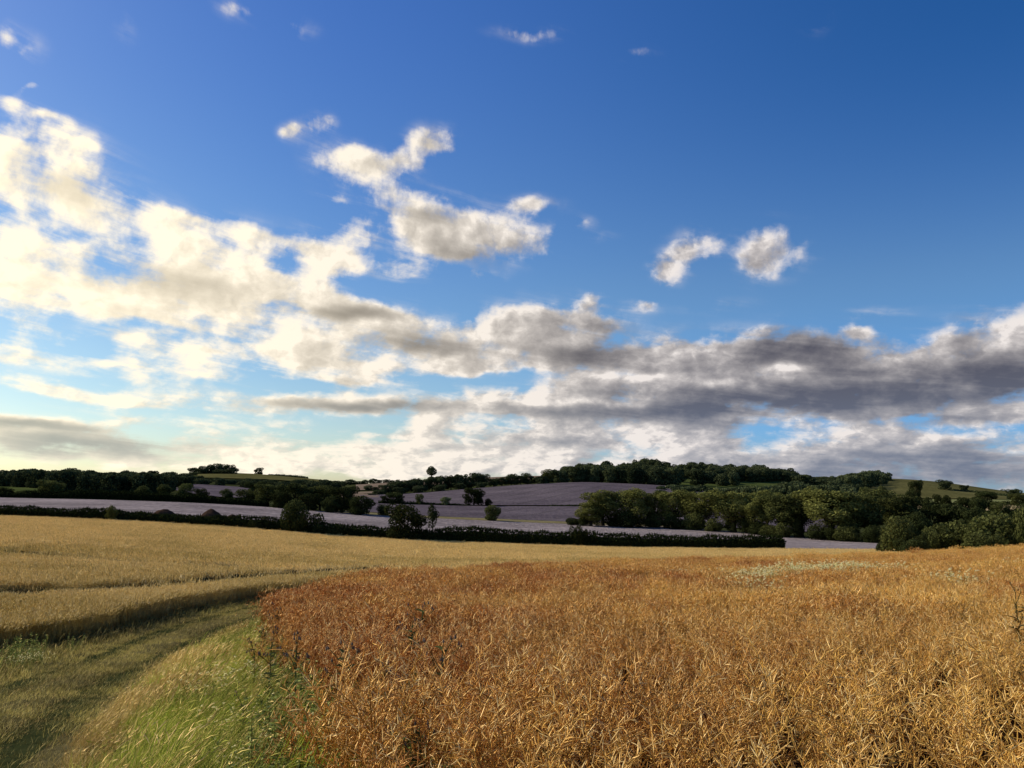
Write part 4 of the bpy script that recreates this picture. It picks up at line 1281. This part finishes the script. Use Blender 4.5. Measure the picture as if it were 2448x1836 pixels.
# ------------------------------------------------------------------ woods that read as one mass
def wood(name, label, trees_uvYw, leaf='wood_leaf', size=1.15, seed=0, dens=2.8):
    r = np.random.default_rng(2000 + seed); G = Geo()
    for (u, vtop, Y, w) in trees_uvYw:
        x = a_of(u) * Y; z = float(gz(x, Y)); h = max(3.0, at(u, vtop, Y)[2] - z); W = w / F * Y
        tube(G, [(x, Y, z - .5), (x, Y, z + h * .5)], [.4, .2], 5, .1)
        bl = [(x, Y, z + h * .52, W * .45, W * .45, h * .48), (x, Y - W * .1, z + h * .22, W * .5, W * .42, h * .24)]
        for _ in range(5):
            bl.append((x + r.normal(0, W * .26), Y + r.normal(0, W * .26), z + h * r.uniform(.45, .88), W * r.uniform(.16, .26), W * r.uniform(.16, .26), min(h * .2, W * .26)))
        crown_geo(G, bl, dens, size, r, z, 0, r.normal(-.04, .2))
    tag(obj(name, G.mesh(name, M[leaf])), label, kind='stuff')


def spread(top, bottomY, backY, n, w, r, rows=4, jitter=4):
    """tree list of a wood: top line [(u, v)] for the back row, rows coming down the slope towards bottomY"""
    tu, tv = zip(*top); out = []
    for i in range(n):
        u = r.uniform(tu[0], tu[-1]); f = (i % rows) / (rows - 1)
        Y = np.interp(u, tu, np.broadcast_to(backY, (len(tu),))) * (1 - f) + np.interp(u, tu, np.broadcast_to(bottomY, (len(tu),))) * f
        Y += r.uniform(-1, 1) * 15
        vt = np.interp(u, tu, tv)
        x = a_of(u) * Y; z = float(gz(x, Y)); h = r.uniform(11, 16)
        vtop = VH - (z + h) / Y * F if False else None
        # front rows stand lower on the slope with their own height; back row reaches the skyline
        p = z + h
        v2 = CY - F * ((p * CP - Y * SP) / (Y * CP + p * SP))
        vv = vt + r.uniform(-1, 1) * jitter if f == 0 else max(v2, vt + 2 + r.uniform(0, jitter))
        out.append((u, vv, Y, w * r.uniform(.75, 1.3)))
    return out


rw = random.Random(5)
wood('hilltop_wood', 'dense dark wood covering the hilltop in the middle right',
     spread([(1296, 1138), (1330, 1124), (1380, 1113), (1440, 1105), (1500, 1104), (1552, 1100), (1600, 1108), (1680, 1106), (1750, 1113), (1800, 1111), (1850, 1118), (1900, 1127), (1950, 1142), (1996, 1148)],
            [745, 752, 756, 756, 752, 750, 745, 750, 800, 880, 900, 900, 880, 880], 1000, 190, 34, rw, 5, 4), seed=1)
wood('valley_wood', 'dark belt of trees behind the tops of the willow row',
     spread([(1580, 1166), (1640, 1160), (1700, 1164), (1760, 1164), (1830, 1160), (1900, 1152), (1960, 1156), (2040, 1158)], 560, 700, 70, 34, rw, 4, 4), seed=2)
wood('hill_clump', 'dark rounded wood on the left shoulder of the rounded hill',
     spread([(1992, 1150), (2012, 1140), (2040, 1130), (2075, 1127), (2100, 1127), (2122, 1136)], [760, 760, 790, 840, 900, 930], 980, 46, 30, rw, 4, 3), seed=3)
wood('far_wood', 'dark distant woods along the left skyline',
     spread([(-700, 1128), (0, 1127), (60, 1122), (95, 1119), (130, 1126), (170, 1121), (220, 1128), (290, 1129), (340, 1127), (400, 1132), (450, 1138)], [600, 600, 590, 540, 420, 400, 385, 385, 400, 560, 700], 1050, 360, 36, rw, 7, 4), seed=4)
wood('belt_wood', 'dark belt of trees at the foot of the far clump hill',
     spread([(380, 1143), (450, 1142), (520, 1143), (600, 1146), (660, 1151), (740, 1147), (800, 1150)], [850, 840, 800, 760, 740, 640, 600], 1150, 90, 30, rw, 4, 3), seed=5)


# ------------------------------------------------------------------ earth heaps behind the hedge
def heap(u, vtop, wpx, Y, label, seed):
    x = a_of(u) * Y; z = float(gz(x, Y)); h = at(u, vtop, Y)[2] - z; w = wpx / F * Y
    n = 40; g = np.linspace(-1, 1, n); X, Yg = np.meshgrid(g, g, indexing='ij')
    rr = np.hypot(X, Yg)
    rr = rr * (1 + .35 * (fbm(X * 1.6 + seed * 9, Yg * 1.6, 3, seed) - .5))
    Z = np.clip(1 - rr ** 1.7, 0, 1) * (.85 + .3 * fbm(X * 2.2 + seed, Yg * 2.2, 3, seed + 4)) + .08 * (fbm(X * 9, Yg * 9, 2, seed + 8) - .5) * (rr < .9)
    Z = Z / np.percentile(Z, 97)
    V = np.stack([X.ravel() * w * .68, Yg.ravel() * w * .5, Z.ravel() * h * 1.08 - .1], 1)
    i = np.arange(n * n).reshape(n, n)
    Fq = np.stack([i[:-1, :-1], i[1:, :-1], i[1:, 1:], i[:-1, 1:]], -1).reshape(-1, 4)
    o = obj('earth_heap', mesh_np('earth_heap', V, Fq, M['earth'], None, True)); o.location = (x, Y, z)
    tag(o, label, 'earth heap', 'brown earth heaps behind the long hedge')


heap(340, 1224, 34, 172, 'small low brown earth heap, left end of the row', 1)
heap(394, 1220, 72, 172, 'broad brown earth heap left of the tallest peaked one', 2)
heap(507, 1221, 66, 172, 'tallest peaked brown earth heap behind the hedge', 3)
heap(560, 1233, 56, 172, 'lower brown earth heap right of the tallest peaked one', 4)

# ------------------------------------------------------------------ sky and sun
SUN_AZ, SUN_EL = math.radians(-70), math.radians(30)
sd = Vector((math.sin(SUN_AZ) * math.cos(SUN_EL), math.cos(SUN_AZ) * math.cos(SUN_EL), math.sin(SUN_EL)))
sl = bpy.data.lights.new('sun', 'SUN'); sl.energy = 5.0; sl.angle = math.radians(.5); sl.color = (1.0, .92, .75)
so = bpy.data.objects.new('sun', sl); COL.objects.link(so); so.rotation_euler = sd.to_track_quat('Z', 'Y').to_euler()
so.location = (-50, 30, 60)

W = bpy.data.worlds.new('World'); S.world = W; W.use_nodes = True
W.node_tree.nodes.clear()
T = NT(W.node_tree)
wo = T.new('ShaderNodeOutputWorld')
dirv = T.new('ShaderNodeTexCoord').outputs['Generated']
sx = T.new('ShaderNodeSeparateXYZ'); T.L.new(dirv, sx.inputs[0])
DEG = 180 / math.pi
az = T.m('MULTIPLY', T.m('ARCTAN2', sx.outputs[0], sx.outputs[1]), DEG)
el = T.m('MULTIPLY', T.m('ARCSINE', sx.outputs[2]), DEG)
cb = T.new('ShaderNodeCombineXYZ'); T.L.new(az, cb.inputs[0]); T.L.new(el, cb.inputs[1])
P0 = cb.outputs[0]
# noise space: flatter towards the horizon
elq = T.m('MULTIPLY', T.m('LOGARITHM', T.m('ADD', T.m('MAXIMUM', el, 0), 9.0), math.e), 26.0)
cq = T.new('ShaderNodeCombineXYZ'); T.L.new(az, cq.inputs[0]); T.L.new(elq, cq.inputs[1])
Q = cq.outputs[0]
warp = T.noise(Q, .20, 4, .55, color=True)
wv = T.vm('MULTIPLY_ADD', warp, (2.4, 1.5, 0), (-1.2, -.75, 0))
P = T.vm('ADD', P0, wv)


def rotated(deg):
    c, s_ = math.cos(math.radians(deg)), math.sin(math.radians(deg))
    sp = T.new('ShaderNodeSeparateXYZ'); T.L.new(P, sp.inputs[0])
    cc = T.new('ShaderNodeCombineXYZ')
    T.L.new(T.m('ADD', T.m('MULTIPLY', sp.outputs[0], c), T.m('MULTIPLY', sp.outputs[1], s_)), cc.inputs[0])
    T.L.new(T.m('SUBTRACT', T.m('MULTIPLY', sp.outputs[1], c), T.m('MULTIPLY', sp.outputs[0], s_)), cc.inputs[1])
    return cc.outputs[0]


ROT = {0: P, 20: rotated(20), -10: rotated(-10)}


def azel(u, v):
    r = unit(ray(u, v))
    return math.degrees(math.atan2(r[0], r[1])), math.degrees(math.asin(r[2]))


def blobsum(lst):
    acc = None
    for b in lst:
        u, v, rx, ry, w = b[:5]; rt = b[5] if len(b) > 5 else 0
        a, e = azel(u, v)
        dgx = math.degrees(rx / F) * math.cos(math.radians(a)) ** 2 + 1e-3; dgy = math.degrees(ry / F)
        if rt:
            c, s_ = math.cos(math.radians(rt)), math.sin(math.radians(rt)); a, e = a * c + e * s_, e * c - a * s_
        q = T.vm('MULTIPLY_ADD', ROT[rt], (1 / dgx, 1 / dgy, 0), (-a / dgx, -e / dgy, 0))
        g = T.m('POWER', .4, T.vm('DOT_PRODUCT', q, q))
        acc = T.m('MULTIPLY', g, w) if acc is None else T.m('MULTIPLY_ADD', g, w, acc)
    return acc


CLOUDS = [
    (31, 412, 160, 85, 1.1), (173, 433, 115, 62, .8), (367, 553, 270, 50, 1.0, -10), (603, 590, 140, 55, .45), (79, 627, 210, 75, 1.1), (294, 664, 240, 72, 1.0), (446, 627, 110, 45, .7), (524, 735, 280, 72, 1.0),
    (697, 679, 95, 45, .5), (446, 816, 175, 62, 1.0, 20), (760, 790, 240, 52, 1.0), (682, 858, 190, 32, .7), (996, 842, 220, 58, 1.0), (818, 742, 120, 22, .7), (299, 811, 50, 35, .6), (63, 800, 65, 50, .6, 20), (157, 805, 50, 24, .6),
    (771, 289, 36, 22, .8), (703, 312, 34, 20, .7), (823, 381, 70, 36, .95), (886, 417, 75, 34, .7), (970, 464, 115, 28, .55), (1038, 344, 70, 34, .95), (970, 386, 46, 22, .75), (797, 475, 42, 13, .55, -10),
    (760, 606, 55, 46, .9), (828, 622, 50, 48, .5), (839, 553, 60, 42, .35), (1080, 555, 190, 58, 1.1), (950, 640, 70, 28, .65), (1278, 492, 44, 17, .9), (1250, 590, 95, 38, .45), (1145, 664, 40, 19, .7),
    (200, 942, 280, 17, .75, -10), (760, 968, 250, 24, 1.0), (849, 910, 46, 26, .75, 20), (1049, 1004, 75, 42, .75, 20), (50, 1015, 210, 15, .85), (210, 1067, 270, 34, .9), (577, 1078, 340, 26, .7), (520, 1118, 500, 20, .7), (996, 1083, 230, 28, .8),
    (1648, 590, 66, 42, .9, 20), (1590, 642, 34, 32, .75), (1843, 596, 80, 50, 1.0), (1819, 651, 45, 30, .5), (1536, 724, 36, 21, .8), (1417, 718, 28, 28, .75), (1240, 797, 120, 60, 1.1), (1392, 772, 85, 42, 1.1), (1252, 858, 200, 36, .8), (1137, 845, 80, 48, .8),
    (1770, 852, 260, 55, 1.2), (1527, 875, 130, 36, .8), (1892, 943, 430, 62, 1.3), (1500, 972, 320, 36, .9), (2258, 894, 280, 62, 1.2), (2430, 821, 130, 70, 1.2), (2014, 870, 55, 32, .9), (2319, 846, 95, 38, 1.0), (2051, 785, 35, 17, .65),
    (2350, 990, 240, 20, .8), (1283, 1059, 260, 40, .95), (1527, 1028, 220, 36, 1.0), (1700, 1110, 300, 26, .8), (1150, 1120, 300, 18, .75), (870, 1125, 260, 14, .7), (1800, 870, 300, 50, .4), (1728, 1065, 42, 15, .8), (2136, 1077, 430, 42, 1.05), (2014, 1138, 560, 32, 1.05), (1262, 77, 85, 17, .5), (20, 235, 50, 17, .65), (70, 200, 30, 10, .6, 20), (100, 270, 36, 9, .7), (183, 340, 40, 11, .75), (570, 20, 60, 22, .42), (15, 80, 25, 20, .5),
    (1430, 560, 40, 14, .3), (1500, 130, 70, 14, .36), (690, 70, 60, 22, .42), (300, 60, 40, 40, .3), (1940, 50, 40, 30, .35), (60, 110, 50, 30, .4), (1700, 730, 90, 14, .3), (2100, 740, 90, 16, .35), (1390, 530, 40, 15, .4),
    (90, 640, 460, 240, .20), (560, 960, 500, 120, .16),
    (150, 560, 70, 26, -.75), (335, 775, 80, 26, -.7), (700, 630, 60, 22, -.45), (160, 770, 80, 22, -.5), (560, 855, 90, 18, -.5), (215, 500, 70, 20, -.6, -10), (900, 690, 110, 20, -.3), (1190, 905, 130, 16, -.6), (2180, 1000, 110, 10, -.7),
    (120, 330, 90, 40, .5), (240, 480, 90, 18, .55, -10), (430, 520, 140, 18, .6, -10), (640, 555, 110, 16, .5, -10), (180, 860, 260, 10, .45), (700, 905, 300, 10, .4), (420, 1010, 330, 10, .42), (800, 1040, 280, 12, .5), (1180, 985, 160, 16, .55), (1400, 920, 160, 30, .5)]
DARKS = [
    (1892, 950, 420, 52, 1.0), (1905, 833, 150, 40, .85), (2380, 905, 170, 48, .8), (1450, 800, 70, 42, .6), (1380, 858, 130, 24, .5), (839, 750, 100, 13, .75), (1010, 822, 110, 20, .85), (839, 975, 200, 13, .85), (367, 669, 150, 32, .42), (157, 437, 90, 32, .28),
    (1022, 506, 100, 20, .35), (1160, 605, 130, 24, .4), (210, 1067, 250, 28, .75), (50, 1015, 190, 9, .75), (1313, 1065, 160, 16, .35), (1560, 985, 240, 22, .5), (2200, 1098, 360, 26, .75), (2150, 1145, 520, 24, .85), (2300, 1000, 250, 12, .4), (1700, 925, 100, 15, -.7), (1866, 873, 60, 17, -.8), (1400, 958, 170, 11, -.5), (2330, 918, 40, 19, -.6), (1760, 992, 80, 8, -.5), (1560, 905, 120, 10, -.4)]
near_sun = T.mr(az, -34, 6, 1, 0, True)
mask = T.m('MINIMUM', blobsum(CLOUDS), T.m('SUBTRACT', 1.2, T.m('MULTIPLY', near_sun, .28)))
dark = blobsum(DARKS)


def billow(vec, scale, detail, rough):
    """rounded cauliflower lumps: 1 at a lump's centre, 0 in the creases"""
    v = T.new('ShaderNodeTexVoronoi', voronoi_dimensions='2D', feature='F1'); v.normalize = True
    T.put(v.inputs['Vector'], vec); v.inputs['Scale'].default_value = scale
    v.inputs['Detail'].default_value = detail; v.inputs['Roughness'].default_value = rough; v.inputs['Lacunarity'].default_value = 2.1
    return T.m('SUBTRACT', 1.0, v.outputs['Distance'])


fine = T.noise(Q, .9, 5, .55, color=True)
QW = T.vm('ADD', Q, T.vm('MULTIPLY_ADD', fine, (1.5, 1.5, 0), (-.75, -.75, 0)))
SUN_OFF = (-.55, .45, 0)
n1 = T.noise(Q, .22, 9, .58, .2)
n2 = T.noise(T.vm('ADD', Q, (-1.0, .8, 0)), .22, 9, .58, .2)          # same field a little nearer the sun
bl1 = billow(QW, .42, 3.0, .55)
bl2 = billow(T.vm('ADD', QW, SUN_OFF), .42, 3.0, .55)
sp_ = T.new('ShaderNodeSeparateXYZ'); T.L.new(Q, sp_.inputs[0])
tilt = T.m('ADD', sp_.outputs[1], T.m('MULTIPLY', sp_.outputs[0], .22))
cs = T.new('ShaderNodeCombineXYZ'); T.L.new(T.m('MULTIPLY', sp_.outputs[0], .16), cs.inputs[0]); T.L.new(T.m('MULTIPLY', tilt, 1.1), cs.inputs[1])
wisp = T.noise(cs.outputs[0], .55, 6, .58, .4)
amp = T.mr(mask, .0, .45, .0, 1.0)
left = T.mr(az, -34, 14, 1, 0, True)                 # nearness to the sun
c1 = T.m('SUBTRACT', n1, .5); cw = T.m('SUBTRACT', wisp, .5); cb_ = T.m('SUBTRACT', bl1, .62)
streak = T.m('MULTIPLY_ADD', left, 1.5, .7)
dens = T.m('ADD', mask, T.m('MULTIPLY', amp, T.m('ADD', T.m('ADD', T.m('MULTIPLY', c1, 2.9), T.m('MULTIPLY', cw, streak)), T.m('MULTIPLY', cb_, .9))))
alpha = T.mr(dens, .29, T.m('MULTIPLY_ADD', near_sun, .22, 1.05), 0, 1, True)
veil = T.m('MULTIPLY', T.mr(mask, .03, .55, 0, 1, True), T.mr(T.m('ADD', wisp, T.m('MULTIPLY', c1, .8)), .42, .78, 0, .62, True))
alpha = T.m('MAXIMUM', alpha, veil)
front = T.mr(sx.outputs[1], -.1, .2)
# a few thin generic clouds behind the viewer
back = T.m('MULTIPLY', T.mr(T.noise(Q, .12, 6, .55), .55, .75, 0, .8, True), T.m('SUBTRACT', 1.0, front))
alpha = T.m('MULTIPLY_ADD', alpha, front, back)
alpha = T.m('MULTIPLY', alpha, T.mr(el, -1.5, .5))
relief = T.m('ADD', T.m('MULTIPLY', T.m('SUBTRACT', n1, n2), T.m('SUBTRACT', 2.6, T.m('MULTIPLY', left, 1.8))), T.m('MULTIPLY', T.m('SUBTRACT', bl1, bl2), T.m('SUBTRACT', 1.3, T.m('MULTIPLY', left, .9))))
body = T.m('MULTIPLY', T.mr(dens, .65, 1.7, 0, .55), T.mr(el, 1.0, 8.0, .25, 1.0))
dk_ = T.m('MULTIPLY', dark, T.m('ADD', 1.0, T.m('ADD', T.m('MULTIPLY', c1, 1.6), T.m('MULTIPLY', cw, 1.8))))
raw = T.m('SUBTRACT', T.m('ADD', T.m('MULTIPLY', dk_, 1.35), T.m('MULTIPLY', body, T.m('SUBTRACT', 1.0, T.m('MULTIPLY', left, 1.0)))), relief)
raw = T.m('MAXIMUM', raw, 0.0)
shade = T.m('DIVIDE', T.m('MULTIPLY', raw, 1.32), T.m('ADD', raw, .55))
shade = T.m('MINIMUM', shade, 1.0)
bright = T.mix(left, (.86, .80, .77), (1.22, 1.08, .82))
dk = T.mix(left, (.092, .093, .124), (.56, .49, .36))
lowg = T.mr(el, 1.0, 9.0, 1, 0, True)
dk = T.mix(T.m('MULTIPLY', lowg, .85), dk, T.mix(left, (.17, .21, .30), (.36, .42, .40)))
ccol = T.mix(shade, bright, dk)
sky = T.new('ShaderNodeTexSky', sky_type='NISHITA')
sky.sun_disc = False; sky.sun_elevation = SUN_EL; sky.sun_rotation = SUN_AZ
sky.altitude = 100; sky.air_density = 1.0; sky.dust_density = .6; sky.ozone_density = 3.0
hs = T.new('ShaderNodeHueSaturation'); hs.inputs['Saturation'].default_value = 1.22
tone = T.mix(T.mr(el, 2, 34, 0, 1, True), (1.0, 1.0, 1.0), (.92, .90, 1.12))
tone = T.mix(T.m('MULTIPLY', T.mr(az, -8, 36, 0, 1, True), T.mr(el, 8, 28, 0, 1, True)), tone, (.66, .72, .92))
tone = T.mix(T.m('MULTIPLY', T.mr(az, -40, -8, 1, 0, True), T.mr(el, 3, 26, 1, .25, True)), tone, (1.16, 1.12, 1.02))
tone = T.mix(T.m('MULTIPLY', T.mr(az, -12, 22, 0, 1, True), T.mr(el, 1, 14, 1, 0, True)), tone, (.62, .86, 1.35))
T.L.new(T.mix(1.0, sky.outputs[0], tone, 'MULTIPLY'), hs.inputs['Color'])
b1 = T.new('ShaderNodeBackground'); T.L.new(hs.outputs[0], b1.inputs[0]); b1.inputs[1].default_value = .115
b2 = T.new('ShaderNodeBackground'); T.L.new(ccol, b2.inputs[0]); b2.inputs[1].default_value = 1.0
mx = T.new('ShaderNodeMixShader'); T.L.new(alpha, mx.inputs[0]); T.L.new(b1.outputs[0], mx.inputs[1]); T.L.new(b2.outputs[0], mx.inputs[2])
T.L.new(mx.outputs[0], wo.inputs[0])
